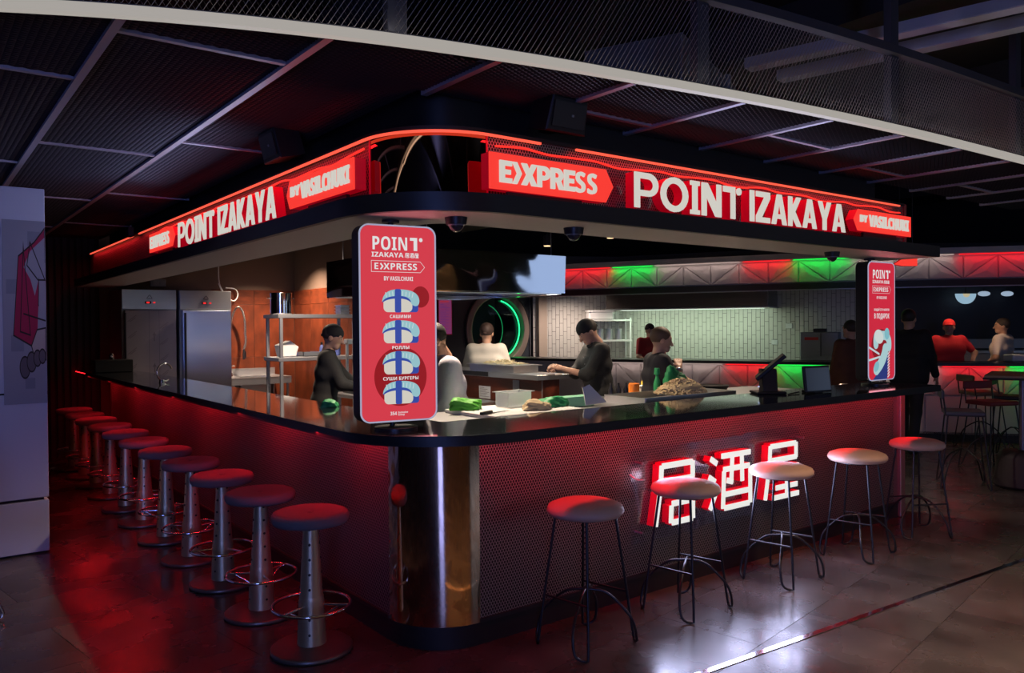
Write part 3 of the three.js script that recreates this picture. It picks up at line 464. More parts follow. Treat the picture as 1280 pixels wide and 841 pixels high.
{ // chair whose chrome runner just shows at the left edge
  const p = onY(4, 762, 0), c = thing('runner_chair', 'chrome runner of a chair standing before the pale partition', 'chair', [p.x - .28, 0, p.z]);
  for (const z of [-.2, .2]) mesh('runner', tube([[-.2, .42, z], [-.22, .06, z], [-.2, .012, z], [.2, .012, z], [.26, .03, z], [.24, .1, z], [.12, .42, z]], .011, 50, 8), M.chrome, c);
  mesh('seat', bx(.46, .05, .46, -.02, .445, 0, .02), M.fabricDark, c); mesh('backrest', bx(.05, .36, .44, -.25, .72, 0, .02), M.fabricDark, c); for (const z of [-.2, .2]) mesh('back_post', rod([-.2, .42, z], [-.26, .88, z], .01), M.chrome, c);
}
// ---------- fittings on the canopy ----------
[[570, 277, 'nearest the mirrored corner'], [717, 290, 'above the steel hood'], [1040, 320, 'close to the promotion totem']].forEach(([px, py, w]) => {
  const p = onY(px, py - 5, 2.2), c = thing('dome_camera', `black dome camera under the canopy soffit, ${w}`, 'camera', [p.x, 2.2, Math.min(p.z, -3.25)], 0, 'dome cameras under the canopy');
  mesh('mount', cyl(.052, .058, .036, 0, -.036, 0, 24), M.satin, c); mesh('dome', new THREE.SphereGeometry(.038, 20, 10, 0, Math.PI * 2, Math.PI / 2, Math.PI / 2).translate(0, -.036, 0), std({ color: lin(.05, .05, .06), roughness: .05, metalness: .3 }), c); mesh('lens_ring', torus(.038, .004, 0, -.038, 0, 24), M.steelSoft, c);
});
function speaker(label, at, turn, tilt) {
  const g = thing('loudspeaker', label, 'speaker', at, turn);
  mesh('cabinet', [poly([[-.13, -.085], [.13, -.085], [.115, .085], [-.115, .085]], .15, .008).rotateX(tilt)], M.black, g);
  mesh('grille', [bx(.22, .13, .006, 0, 0, .163).rotateX(tilt)], M.satin, g); mesh('badge', [bx(.014, .012, .004, .02, .0, .168).rotateX(tilt)], M.steelSoft, g); mesh('bracket', [bx(.03, .14, .06, 0, .0, -.02), bx(.08, .02, .1, 0, -.085, -.0)], M.black, g);
}
speaker('black loudspeaker box tilted down on the canopy above the EXPRESS arrow sign', [2.80, 2.80, -3.3], 0, .25);
speaker('black loudspeaker box tilted down on the canopy above the pedestal stools', [1.93, 2.80, -4.75], -Math.PI / 2, .25);
tag(mesh('neon_clip', [bx(.06, .1, .14, CX - .52, 2.64, -8.78, .01)], M.black), 'small black clip parting the red neon line above the far stools', 'clip');

// ---------- kitchen: walls ----------
function tiled(name, parent, o, ux, W, H, cols, rows, n, matOf, depth = .012, gap = .004) { // tiles in a plane: o origin, ux unit along, n normal
  const cw = W / cols.length; let x = 0;
  const y0s = []; let yy = 0; rows.forEach(h => { y0s.push(yy); yy += h; });
  cols.forEach((w, i) => { rows.forEach((h, j) => { const g = bx(w - gap, h - gap, depth, 0, 0, 0, .002); const m = mesh(name, g, matOf(i, j), parent); const cx = x + w / 2, cy = y0s[j] + h / 2; m.position.set(o[0] + ux[0] * cx + n[0] * depth / 2, o[1] + cy, o[2] + ux[1] * cx + n[1] * depth / 2); m.rotation.y = Math.atan2(n[0], n[1]); }); x += w; });
}
const XC = onZ(368.4, 400, -11.7).x;
{
  const w = structGroup('wall_kitchen');
  mesh('backing', [ubox(2.06, XC + .15, 0, 2.95, -11.95, -11.71), ubox(XC + .01, XC + .15, 0, 2.95, -11.71, -9.1)], std({ color: lin(.14, .09, .065), roughness: .6 }), w);
  const bm = (i, j) => M.brown[(i * 2 + j) % 3];
  tiled('tile', w, [XC - .01 - .62 * 2, 0, -11.71], [1, 0], 1, 1, [.62, .62], [.44, .78, .78, .22], [0, 1], bm);
  tiled('tile', w, [XC, 0, -11.69], [0, 1], 1, 1, [.62, .62, .62, .62], [.44, .78, .78, .22], [-1, 0], bm);
  mesh('cable', [tube([[3.62, 2.85, -11.66], [3.6, 2.4, -11.65], [3.64, 2.2, -11.62], [3.78, 2.05, -11.6], [3.86, 2.12, -11.62], [3.84, 2.22, -11.65], [3.7, 2.24, -11.65]], .008, 40, 6), tube([[3.6, 2.3, -11.66], [3.68, 2.1, -11.63], [3.76, 2.06, -11.63]], .007, 20, 6)], M.paper, w);
}
// fridges
function fridge(label, x0, x1, film) {
  const f = thing('upright_fridge', label, 'fridge', [(x0 + x1) / 2, 0, -11.28]), W = x1 - x0;
  mesh('body', bx(W, 2.03, .74, 0, 1.14, 0, .006), M.steelSoft, f);
  for (const [x, z] of [[-.27, -.3], [.27, -.3], [-.27, .3], [.27, .3]]) mesh('foot', cyl(.02, .025, .13, x, 0, z, 10), M.black, f);
  mesh('top_panel', bx(W - .01, .25, .03, 0, 2.03, .385, .004), M.steel, f);
  const d = mesh('door', bx(W - .05, 1.72, .05, .01, 1.03, .395, .006), film ? std({ color: lin(.75, .72, .78), metalness: .2, roughness: .45, map: tFilm }) : phys({ color: lin(.6, .64, .7), metalness: 1, roughness: .3, anisotropy: .9 }), f);
  if (!film) mesh('handle', bx(.025, 1.66, .03, -W / 2 + .06, 1.03, .435, .006), M.satin, d); else mesh('handle', bx(.02, 1.66, .025, -W / 2 + .035, 1.03, .43, .006), M.satin, d);
  const n = mesh('thermostat_display', bx(.075, .032, .006, -.02, 1.99, .403, .002), M.black, f); mesh('red_digits_display', bx(.034, .018, .004, -.02, 1.99, .407), glowM(lin(1, .02, .02), 1.4), n); mesh('switch_light', bx(.026, .02, .006, .055, 1.99, .404), glowM(lin(1, .02, .02), .8), f);
  mesh('warning_triangle', tube([[-.035, 2.04, .403], [0, 2.09, .403], [.035, 2.04, .403]], .003, 12, 5, true, 0), M.black, f);
}
const tFilm = canvasTex(256, 768, (c, w, h) => { c.fillStyle = '#b9b4b8'; c.fillRect(0, 0, w, h); c.strokeStyle = '#8c868c'; c.fillStyle = '#8c868c'; c.lineWidth = 2; c.beginPath(); c.moveTo(w * .46, 0); c.lineTo(w * .46, h); c.moveTo(w * .66, 0); c.lineTo(w * .66, h); c.stroke(); c.font = 'bold 17px sans-serif'; for (let i = 0; i < 9; i++) for (const x of [20, 180]) { c.save(); c.translate(x, 60 + i * 92 + (x > 100 ? 40 : 0)); c.rotate(-.7); c.fillRect(-8, -4, 56, 3); c.fillRect(-2, 4, 38, 3); c.restore(); } c.lineWidth = 5; for (const y of [150, 330, 520, 680]) { c.beginPath(); c.moveTo(w * .56, y + 26); c.lineTo(w * .56, y - 20); c.lineTo(w * .53, y - 6); c.moveTo(w * .56, y - 20); c.lineTo(w * .59, y - 6); c.stroke(); } });
fridge('upright steel fridge still in printed protective film', 2.16, 2.82, true);
fridge('upright fridge with mirror-bright steel door beside the brown tiles', 2.855, 3.53, false);
tag(mesh('socket_box', [bx(.2, .1, .05, 2.75, 2.28, -11.55, .006), bx(.06, .05, .01, 2.71, 2.28, -11.52), bx(.06, .05, .01, 2.8, 2.28, -11.52)], M.steelSoft), 'small grey double socket box above the filmed fridge', 'socket');
{ // sink bench
  const b = thing('sink_bench', 'steel sink bench along the brown tiled wall', 'bench', [0, 0, 0]);
  mesh('top', [ubox(3.56, 4.42, .93, .96, -11.68, -11.4), ubox(3.56, 4.42, .93, .96, -11.08, -11.02), ubox(3.56, 3.7, .93, .96, -11.4, -11.08), ubox(4.15, 4.42, .93, .96, -11.4, -11.08)], M.steel, b);
  mesh('bowl', [ubox(3.7, 4.15, .7, .71, -11.4, -11.08), ubox(3.7, 3.71, .7, .95, -11.4, -11.08), ubox(4.14, 4.15, .7, .95, -11.4, -11.08), ubox(3.7, 4.15, .7, .95, -11.4, -11.39), ubox(3.7, 4.15, .7, .95, -11.09, -11.08)], M.steel, b);
  for (const [x, z] of [[3.6, -11.62], [4.38, -11.62], [3.6, -11.06], [4.38, -11.06]]) mesh('leg', cyl(.02, .02, .93, x, 0, z, 10), M.steel, b); mesh('splashback', ubox(3.56, 4.42, .96, 1.06, -11.69, -11.665), M.steel, b); mesh('apron', ubox(3.56, 4.42, .86, .93, -11.03, -11.02), M.steelSoft, b);
  const p = [3.72, .96, -11.55], t = thing('spray_tap', 'tall coiled spring spray tap at the kitchen sink', 'tap', p);
  mesh('column', [cyl(.03, .025, .05, 0, 0, 0, 14), cyl(.013, .013, .62, 0, .03, 0, 12)], M.chrome, t);
  const pts = []; for (let i = 0; i <= 24; i++) { const a = Math.PI * i / 24; pts.push([.11 - .11 * Math.cos(a), .62 + .42 * Math.sin(a) * .9, .05 * Math.sin(a)]); } pts.push([.21, .5, .05], [.17, .38, .08]);
  const cv = new THREE.CatmullRomCurve3(pts.map(q => new THREE.Vector3(...q))), sp = []; for (let i = 0; i <= 700; i++) { const q = cv.getPointAt(i / 700), a = i * .72; sp.push(new THREE.Vector3(q.x + .018 * Math.cos(a), q.y + .006 * Math.sin(a), q.z + .018 * Math.sin(a))); }
  mesh('hose', new THREE.TubeGeometry(cv, 60, .009, 8), M.black, t); mesh('spring', new THREE.TubeGeometry(new THREE.CatmullRomCurve3(sp), 900, .0035, 4), M.chrome, t);
  mesh('spray_head', [cyl(.02, .014, .14, .17, .24, .08, 12), bx(.015, .1, .02, .19, .31, .09)], M.satin, t); mesh('valve', [cyl(.022, .022, .06, 0, .12, 0), rod([-.06, .15, 0], [.06, .15, 0], .009)], M.chrome, t);
}
// ---------- kitchen: furniture ----------
{
  const rk = thing('steel_rack', 'open steel shelf rack behind the dark-jacketed cook at the sink wall', 'rack', [3.47, 0, -9.45]), W = .95, D = .45;
  for (const [x, z] of [[.02, .02], [W, .02], [.02, D], [W, D]]) mesh('post', bx(.036, 1.8, .036, x, .9, z, .004), M.steelSoft, rk);
  for (const y of [.4, 1.28, 1.79]) mesh('shelf', bx(W + .04, .045, D + .04, W / 2, y, D / 2, .005), M.steelSoft, rk);
}
function pot(label, name, at, r, h, mat, lidded) {
  const p = thing(name, label, 'pot', at); mesh('body', lathe([[0, 0], [r * .96, 0], [r, .012], [r, h], [r * 1.04, h + .006], [r * .97, h], [r * .96, .02], [0, .02]], 32), mat, p);
  for (const s of [-1, 1]) mesh('handle', tube([[s * r, h * .75, -.04], [s * (r + .035), h * .77, -.03], [s * (r + .035), h * .77, .03], [s * r, h * .75, .04]], .006, 16, 6), mat, p);
  if (lidded) mesh('lid', lathe([[0, h + .03], [.015, h + .03], [.012, h + .012], [r, h + .004], [r, h - .002], [0, h - .002]], 28), mat, p);
}
pot('tall mirror-bright stockpot on top of the steel rack', 'stock_pot', [3.57, 1.813, -9.2], .125, .25, M.chrome);
[0, 1, 2].forEach(k => tag(mesh('steel_insert', [ubox(4.28, 4.4, 1.813 + k * .04, 1.813 + k * .04 + .036, -9.22, -9.08, .006), ubox(4.27, 4.41, 1.813 + k * .04 + .03, 1.813 + k * .04 + .037, -9.23, -9.07)], M.steel), ['lowest', 'middle', 'topmost'][k] + ' stainless insert pan in the small stack on the rack top', 'pan', 'stacked insert pans'));
tag(mesh('paper_bag', [poly([[0, 0], [.16, 0], [.19, .1], [.1, .17], [-.03, .12]], .16, .01).translate(3.58, 1.315, -9.35)], M.paper), 'crumpled pale paper bag on the middle rack shelf', 'bag');
tag(mesh('steel_tray', [ubox(3.8, 4.02, 1.304, 1.313, -9.38, -9.1), ubox(3.8, 4.02, 1.304, 1.36, -9.11, -9.1), ubox(3.8, 3.81, 1.303, 1.36, -9.38, -9.1), ubox(4.01, 4.02, 1.303, 1.36, -9.38, -9.1)], M.steel), 'shallow steel tray on the middle rack shelf beside the paper bag', 'tray');
for (let k = 0; k < 4; k++) { const b = thing('sauce_bottle', `dark capped sauce bottle on the middle rack shelf, ${['next to', 'second from', 'third from', 'fourth from'][k]} the steel tray`, 'bottle', [3.98 + k * .07 + .08, 1.303, -9.15], 0, 'sauce bottles on the rack'); mesh('body', lathe([[0, 0], [.026, 0], [.028, .01], [.028, .1], [.012, .14], [0, .14]], 16), M.blue, b); mesh('cap', cyl(.014, .014, .03, 0, .14, 0, 12), M.black, b); }
{
  const t = thing('work_table', 'steel work table beneath the hood', 'table', [0, 0, 0]);
  mesh('top', ubox(3.86, 4.66, .87, .91, -8.45, -6.3, .006), M.steel, t); mesh('undershelf', ubox(3.9, 4.62, .3, .33, -8.4, -6.35, .004), M.steel, t); for (const x of [3.9, 4.62]) for (const z of [-8.4, -7.4, -6.36]) mesh('leg', bx(.04, .87, .04, x, .435, z), M.steel, t);
  const m = thing('coffee_machine', 'chrome framed juice press on the table beneath the hood', 'machine', [4.1, .91, -8.2]);
  mesh('base', bx(.3, .08, .3, 0, .04, 0, .01), M.satin, m); for (const x of [-.12, .12]) mesh('upright', bx(.03, .5, .03, x, .33, -.08, .004), M.steel, m); mesh('crossbar', bx(.3, .06, .1, 0, .58, -.06, .01), M.steel, m); mesh('press_cup', lathe([[0, .3], [.07, .32], [.09, .42], [.1, .44], [0, .44]], 20), M.steel, m); mesh('drip_bowl', lathe([[0, .08], [.06, .08], [.09, .18], [.08, .18], [0, .1]], 20), M.red, m); mesh('handle', rod([.15, .58, 0], [.22, .85, .05], .012), M.satin, m);
  const mm = thing('round_dial_scale', 'round steel dial scale beside the juice press', 'scale', [3.98, .91, -7.8]); mesh('dial', new THREE.CylinderGeometry(.11, .11, .05, 28).rotateX(Math.PI / 2).translate(0, .3, 0), M.steel, mm); mesh('stand', bx(.1, .2, .08, 0, .1, 0, .01), M.steel, mm); mesh('rim', new THREE.TorusGeometry(.11, .008, 8, 32).translate(0, .3, .025), M.chrome, mm);
  tag(mesh('carton', [bx(.12, .2, .09, 4.0, 1.01, -7.2, .004), bx(.122, .06, .092, 4.0, 1.02, -7.2)], M.paper), 'white carton standing on the table beneath the hood', 'carton');
}
{ // hood
  const h = thing('extractor_hood', 'mirror-bright steel extractor hood hanging in the middle of the kitchen', 'hood'), [x0, x1, z0, z1, y0, y1] = [3.66, 5.40, -8.1, -6.15, 1.985, 2.365];
  const wav = (w, hh, n, f) => { const g = new THREE.PlaneGeometry(w, hh, n, 8), p = g.attributes.position; for (let i = 0; i < p.count; i++) p.setZ(i, f(p.getX(i) / w + .5, p.getY(i) / hh + .5)); g.computeVertexNormals(); return g; };
  mesh('front_sheet', wav(x1 - x0, y1 - y0, 60, (u, v) => .0022 * Math.sin(u * 11 + 1) * Math.sin(v * 3.1) + .0012 * Math.sin(u * 23 + v * 4) * Math.sin(v * 3.1)).rotateX(.045).translate((x0 + x1) / 2, (y0 + y1) / 2, z1 + .008), M.hood, h);
  mesh('side_sheet', wav(z1 - z0, y1 - y0, 60, (u, v) => .004 * Math.sin(u * 7) * Math.sin(v * 3.1)).rotateY(-Math.PI / 2).translate(x0, (y0 + y1) / 2, (z0 + z1) / 2), M.hood, h);
  mesh('side_sheet', new THREE.PlaneGeometry(z1 - z0, y1 - y0).rotateY(Math.PI / 2).translate(x1, (y0 + y1) / 2, (z0 + z1) / 2), M.hood, h); mesh('back_sheet', new THREE.PlaneGeometry(x1 - x0, y1 - y0).rotateY(Math.PI).translate((x0 + x1) / 2, (y0 + y1) / 2, z0), M.hood, h);
  mesh('top_sheet', ubox(x0, x1, y1 - .01, y1, z0, z1), M.steelSoft, h); mesh('rim', [ubox(x0, x1, y0 - .012, y0, z1 - .05, z1), ubox(x0, x1, y0 - .012, y0, z0, z0 + .05), ubox(x0, x0 + .05, y0 - .012, y0, z0, z1), ubox(x1 - .05, x1, y0 - .012, y0, z0, z1)], M.chrome, h);
  for (let k = 0; k < 4; k++) mesh('filter', bx(.4, .02, 1.7, x0 + .24 + k * .42, y0 + .06, (z0 + z1) / 2), M.steelSoft, h);
  mesh('hood_light', ubox(x0 + .1, x1 - .1, y0 + .0, y0 + .02, z1 - .3, z1 - .12), glowM(lin(.8, 1, .9), 1.0), h);
  areaLight(lin(.9, 1, .92), 10, x1 - x0 - .2, .18, [(x0 + x1) / 2, y0 - .004, z1 - .21], [(x0 + x1) / 2, 0, z1 - .2]);
  for (const [x, z] of [[x0 + .15, z1 - .1], [x1 - .1, z1 - .1], [x0 + .15, z0 + .1], [x1 - .1, z0 + .1]]) mesh('hanger', cyl(.006, .006, 1.8, x, y1, z, 6), M.steelSoft, h);
  mesh('duct', ubox(4.2, 4.7, y1, 4.2, -7.5, -7.0), M.dark, h);
}
{ // half wall clad in brown tiles, with a steel top
  const d = thing('tiled_divider', 'waist-high kitchen divider clad in brown tiles with a steel top', 'divider'), x0 = 4.77, x1 = 4.97, z0 = -8.2, z1 = -5.76, H = 1.14;
  mesh('core', ubox(x0, x1, 0, H, z0, z1), M.grout, d);
  tiled('tile', d, [x0, 0, z0], [0, 1], 1, 1, [1.23, 1.23], [.3, .6, .24], [-1, 0], (i, j) => M.brown[(i + j) % 3]);
  tiled('tile', d, [x0, 0, z1], [1, 0], 1, 1, [.2], [.3, .6, .24], [0, 1], () => M.brown[1]);
  mesh('edge_trim', bx(.012, H, .012, x0 - .008, H / 2, z1 + .008), M.steelSoft, d);
  mesh('steel_top', ubox(x0 - .1, x1 + .1, H, H + .05, z0, z1 + .04, .006), M.steel, d); mesh('dark_insert', ubox(x0 - .104, x0 - .09, H + .006, H + .05, -7.3, -6.5), M.black, d);
  mesh('socket_plate', bx(.006, .16, .1, x0 - .016, 1.04, -6.15), M.steelSoft, d); mesh('socket_plate', bx(.006, .16, .1, x0 - .016, .99, -7.7), M.steelSoft, d);
  tag(mesh('paper_notice', new THREE.BoxGeometry(.004, .13, .2).translate(x0 - .016, .97, -6.68), std({ color: lin(.7, .7, .72), map: canvasTex(128, 96, (c, w, h) => { c.fillStyle = '#eee'; c.fillRect(0, 0, w, h); c.fillStyle = '#777'; for (let i = 0; i < 7; i++) c.fillRect(10, 12 + i * 11, 50 + (i * 37) % 56, 3); }) })), 'small printed paper taped to the brown tiled divider', 'paper');
  const t = thing('serving_tray', 'steel tray on the tiled divider heaped with pale noodles', 'tray', [4.86, H + .051, -6.5]);
  mesh('tray', [bx(.3, .012, .75, 0, .006, 0), bx(.012, .07, .75, -.15, .035, 0), bx(.012, .07, .75, .15, .035, 0), bx(.3, .07, .012, 0, .035, .37), bx(.3, .07, .012, 0, .035, -.37), bx(.36, .008, .82, 0, .07, 0).translate(0, 0, 0)], M.steel, t);
  const n = []; for (let i = 0; i < 220; i++) { const a = rr(0, 6.28), q = Math.sqrt(rnd()), x = q * .12 * Math.cos(a), z = q * .3 * Math.sin(a); n.push(rod([x, .08 + (1 - q) * .05 * rnd(), z], [x + rr(-.05, .05), .085 + (1 - q) * .06 * rnd(), z + rr(-.05, .05)], .004, 4)); } mesh('noodles', n, M.food, t).userData.kind = 'stuff';
}
{ // prep table behind the front run
  const t = thing('prep_table', 'low white-topped prep table tucked behind the counter front', 'table'); mesh('top', ubox(2.5, 6.1, 1.06, 1.09, -4.42, -3.74, .005), M.steel, t); for (const x of [2.6, 4.3, 6.0]) for (const z of [-4.36, -3.8]) mesh('leg', bx(.04, 1.06, .04, x, .53, z), M.steel, t); mesh('shelf', ubox(2.55, 6.05, .4, .43, -4.4, -3.76), M.steel, t);
  tag(mesh('cutting_board', ubox(2.78, 3.5, 1.09, 1.115, -4.36, -3.8, .006), M.white), 'large white cutting board behind the counter by the menu totem', 'board');
  const k = thing('kitchen_knife', 'kitchen knife with black handle lying on the cutting board', 'knife', [2.86, 1.116, -3.92], .4); mesh('blade', poly([[0, 0], [.2, 0], [.18, .02], [0, .04]], .002).rotateX(-Math.PI / 2), M.chrome, k); mesh('handle', bx(.12, .02, .025, -.06, .01, -.02, .006), M.black, k);
  const c = thing('plastic_tub', 'translucent rectangular plastic tub on the cutting board', 'tub', [3.24, 1.116, -4.22], .1); c.scale.setScalar(.62); mesh('tub', [bx(.32, .004, .2, 0, .004, 0), bx(.34, .15, .004, 0, .078, .1), bx(.34, .15, .004, 0, .078, -.1), bx(.004, .15, .2, .17, .078, 0), bx(.004, .15, .2, -.17, .078, 0)], M.plastic, c); mesh('rim', [bx(.4, .008, .02, 0, .155, .115), bx(.4, .008, .02, 0, .155, -.115), bx(.02, .008, .24, .19, .155, 0), bx(.02, .008, .24, -.19, .155, 0)], M.plastic, c);
  const lump = (name, label, cat, x, y, z, sx, sy, sz, mat, sd) => { let g = new THREE.IcosahedronGeometry(1, 8); g.deleteAttribute('normal'); g.deleteAttribute('uv'); g = mergeVertices(g, 1e-4); const p = g.attributes.position; for (let i = 0; i < p.count; i++) { const v = new THREE.Vector3().fromBufferAttribute(p, i), q = 1 + .16 * Math.sin(v.x * 4 + sd) * Math.sin(v.y * 3 + sd * 2) + .1 * Math.sin(v.z * 5 + v.x * 3 + sd * 3) + .06 * Math.sin(v.x * 9 - v.z * 8 + v.y * 6) + .04 * Math.sin(v.x * 17 + v.z * 21 + sd); p.setXYZ(i, v.x * sx * q, Math.max(v.y * q, -.25) * sy, v.z * sz * q); } g.computeVertexNormals(); return tag(mesh(name, g.translate(x, y + sy * .25, z), mat), label, cat); };
  lump('green_bag', 'bright green plastic bag beside the plastic tub', 'bag', 2.86, 1.116, -4.24, .12, .06, .07, M.lime, 1);
  lump('green_packet', 'dark green packet in front of the plastic tub', 'packet', 3.42, 1.116, -4.02, .12, .05, .07, M.green, 2);
  lump('flour_pile', 'small heap of pale grated food on the cutting board', 'food', 3.2, 1.116, -3.93, .1, .05, .07, M.food, 3);
  tag(mesh('paper_sheet', poly([[0, 0], [.2, .01], [.1, .15], [.03, .13]], .004).rotateX(-.5).translate(3.6, 1.116, -3.9), M.paper), 'folded white paper standing beside the cutting board', 'paper');
  tag(mesh('green_box', bx(.26, .07, .12, 3.7, 1.126, -4.12, .005), std({ color: lin(.2, .5, .34), roughness: .5 })), 'flat pale green box behind the folded paper', 'box');
  lump('green_cloth', 'green cloth bundle on the counter near the dark-jacketed cook', 'cloth', 2.2, 1.131, -4.85, .065, .04, .05, M.green, 5).position.set(.0, 0, 0);
  // tray with shredded heap and green bag
  const tr = thing('food_tray', 'long steel tray heaped with shredded food behind the counter', 'tray', [4.55, 1.091, -3.98]); mesh('tray', [bx(1.0, .01, .4, 0, .005, 0), bx(1.0, .055, .01, 0, .0275, .2), bx(1.0, .055, .01, 0, .0275, -.2), bx(.01, .055, .4, .5, .0275, 0), bx(.01, .055, .4, -.5, .0275, 0)], M.steel, tr);
  const n = []; for (let i = 0; i < 700; i++) { const a = rr(0, 6.28), q = Math.sqrt(rnd()), x = .1 + q * .24 * Math.cos(a), z = q * .15 * Math.sin(a), y = .05 + (1 - q * q) * .1 * rr(.75, 1.05); n.push(bx(.03, .008, .008, 0, 0, 0).rotateY(rr(0, 3)).rotateZ(rr(-.8, .8)).translate(x, y, z)); } mesh('shreds', n, M.food, tr).userData.kind = 'stuff'; { const g = new THREE.SphereGeometry(1, 24, 12); g.scale(.2, .055, .13).translate(.1, .078, 0); mesh('heap', g, M.food, tr); }
  lump('frozen_bag', 'green and white plastic bag tied at the neck on the food tray', 'bag', 4.95, 1.091, -4.3, .13, .17, .08, M.green, 7);
  tag(mesh('green_cap_bottle', [lathe([[0, 0], [.025, 0], [.028, .02], [.028, .1], [.012, .15], [.012, .17], [0, .17]], 18).translate(4.72, 1.09, -4.28), cyl(.024, .02, .05, 4.72, 1.26, -4.28, 16)], M.green), 'bottle with a green cap behind the food tray', 'bottle');
  tag(mesh('orange_jar', [lathe([[0, 0], [.04, 0], [.043, .01], [.043, .1], [.04, .11], [0, .11]], 20).translate(4.5, 1.09, -4.32)], M.orange), 'orange jar behind the food tray', 'jar');
  for (let k = 0; k < 3; k++) tag(mesh('dark_bottle', lathe([[0, 0], [.018, 0], [.02, .008], [.02, .07], [.008, .1], [.008, .12], [0, .12]], 16).translate(4.27 + k * .06, 1.09, -4.34 + k * .02), M.satin), `dark sauce bottle behind the food tray, ${['farthest from', 'second from', 'nearest to'][k]} the orange jar`, 'bottle', 'dark bottles by the food tray');
  tag(mesh('black_pan', lathe([[0, 0], [.1, 0], [.14, .06], [.135, .06], [.1, .01], [0, .01]], 24).translate(5.3, 1.091, -4.2), M.black), 'shallow black bowl beside the frozen green bag', 'bowl');
}
{ // side table with condiments
  const t = thing('condiment_table', 'steel side table with sauces behind the black-capped cook', 'table'); mesh('top', ubox(5.8, 6.9, .87, .9, -5.95, -5.2, .005), M.steel, t); for (const x of [5.86, 6.84]) for (const z of [-5.9, -5.25]) mesh('leg', bx(.04, .87, .04, x, .435, z), M.steel, t); mesh('drawer_front', ubox(5.88, 6.82, .68, .86, -5.215, -5.2), M.steel, t);
  for (let k = 0; k < 5; k++) { const b = thing('sauce_tub', `${k % 2 ? 'clear sauce tub with blue lid' : 'beige sauce tub with white lid'}, ${ORD[k]} the black-capped cook`, 'tub', [5.9 + k * .17, .9, -5.5 + (k % 2) * .03], 0, 'sauce tubs on the side table'); mesh('tub', lathe([[0, 0], [.055, 0], [.066, .13], [0, .13]], 20), k % 2 ? M.plastic : M.beige, b); mesh('lid', cyl(.07, .07, .015, 0, .13, 0, 20), k % 2 ? M.blue : M.white, b); }
  tag(mesh('red_packet', (() => { let g = new THREE.IcosahedronGeometry(1, 6); g.deleteAttribute('normal'); g.deleteAttribute('uv'); g = mergeVertices(g, 1e-4); const p = g.attributes.position; for (let i = 0; i < p.count; i++) { const q = 1 + .2 * Math.sin(p.getX(i) * 9) * Math.cos(p.getZ(i) * 7); p.setXYZ(i, p.getX(i) * .16 * q, Math.max(p.getY(i), -.3) * .07, p.getZ(i) * .09 * q); } g.computeVertexNormals(); return g.translate(6.2, .925, -5.32); })(), std({ color: lin(.7, .06, .03), roughness: .35 })), 'crumpled red packet in front of the sauce tubs', 'packet');
  tag(mesh('mustard_bottle', [lathe([[0, 0], [.035, 0], [.04, .02], [.038, .15], [.012, .2], [.006, .25], [0, .25]], 18).translate(6.15, .9, -5.75)], M.yellow), 'yellow squeeze bottle behind the sauce tubs', 'bottle');
  const s = thing('kitchen_scale', 'white kitchen scale at the end of the tiled divider', 'scale', [5.02, 0, -5.3]); mesh('stand', [bx(.36, .86, .3, 0, .43, 0, .01)], M.steel, s); mesh('body', bx(.26, .12, .24, 0, .92, 0, .02), M.white, s); mesh('plate', bx(.28, .012, .26, 0, .987, 0, .004), M.steel, s); mesh('dial', bx(.09, .035, .006, .03, .91, .121), M.steelSoft, s);
}
{ // pay terminal and tablet
  const p = onY(950, 491, 1.131), t = thing('pay_terminal', 'black touch-screen till on a curved stand, seen from behind', 'till', [p.x, 1.131, -3.55], -37 * R);
  mesh('foot', bx(.22, .02, .2, 0, .01, 0, .008), M.satin, t); mesh('stem', [poly([[-.03, 0], [.06, 0], [.03, .17], [-.04, .17]], .1, .006).rotateY(-Math.PI / 2).translate(.05, .01, 0)], M.satin, t); mesh('monitor', [bx(.028, .27, .33, 0, 0, 0, .008).rotateZ(-.85).rotateY(-.3).translate(.02, .2, 0)], M.black, t); mesh('status_light', bx(.01, .008, .01, -.1, .06, .1), glowM(lin(.5, .6, 1), 1.2), t);
  const q = onY(1021, 491, 1.131), k = thing('counter_tablet', 'black-framed tablet standing on the counter beside the till', 'tablet', [q.x, 1.131, q.z], -6 * R); mesh('frame', bx(.3, .2, .02, 0, 0, 0, .008).rotateX(-.12).translate(0, .105, 0), M.satin, k); mesh('screen', bx(.27, .17, .003, 0, 0, 0).rotateX(-.12).translate(0, .105, .0115), std({ color: lin(.06, .06, .07), roughness: .12 }), k); mesh('stand', bx(.1, .02, .12, 0, .01, -.04, .006), M.satin, k);
  mesh('cable', tube([[-.14, .01, -.05], [-.25, .006, -.03], [-.32, .006, 0]], .005, 16, 6), M.black, k);
}
{ const p = onY(207, 478, 1.131), o = thing('ring_tap', 'curved chrome ring tap standing on the far counter', 'tap', [1.99, 1.131, p.z], .4); mesh('arch', new THREE.TorusGeometry(.085, .008, 8, 36, Math.PI * 1.55).rotateZ(.4).translate(0, .1, 0), M.chrome, o); mesh('foot', cyl(.03, .025, .03, -.03, 0, 0, 16), M.chrome, o); }
{ const o = thing('till_box', 'low black box with small lights at the far end of the counter', 'box', [2.0, 1.131, -10.66]); mesh('case', bx(.42, .15, .3, 0, .075, 0, .01), M.black, o); mesh('bottle', lathe([[0, .15], [.025, .15], [.025, .2], [.01, .23], [0, .23]], 12), M.chrome, o); }
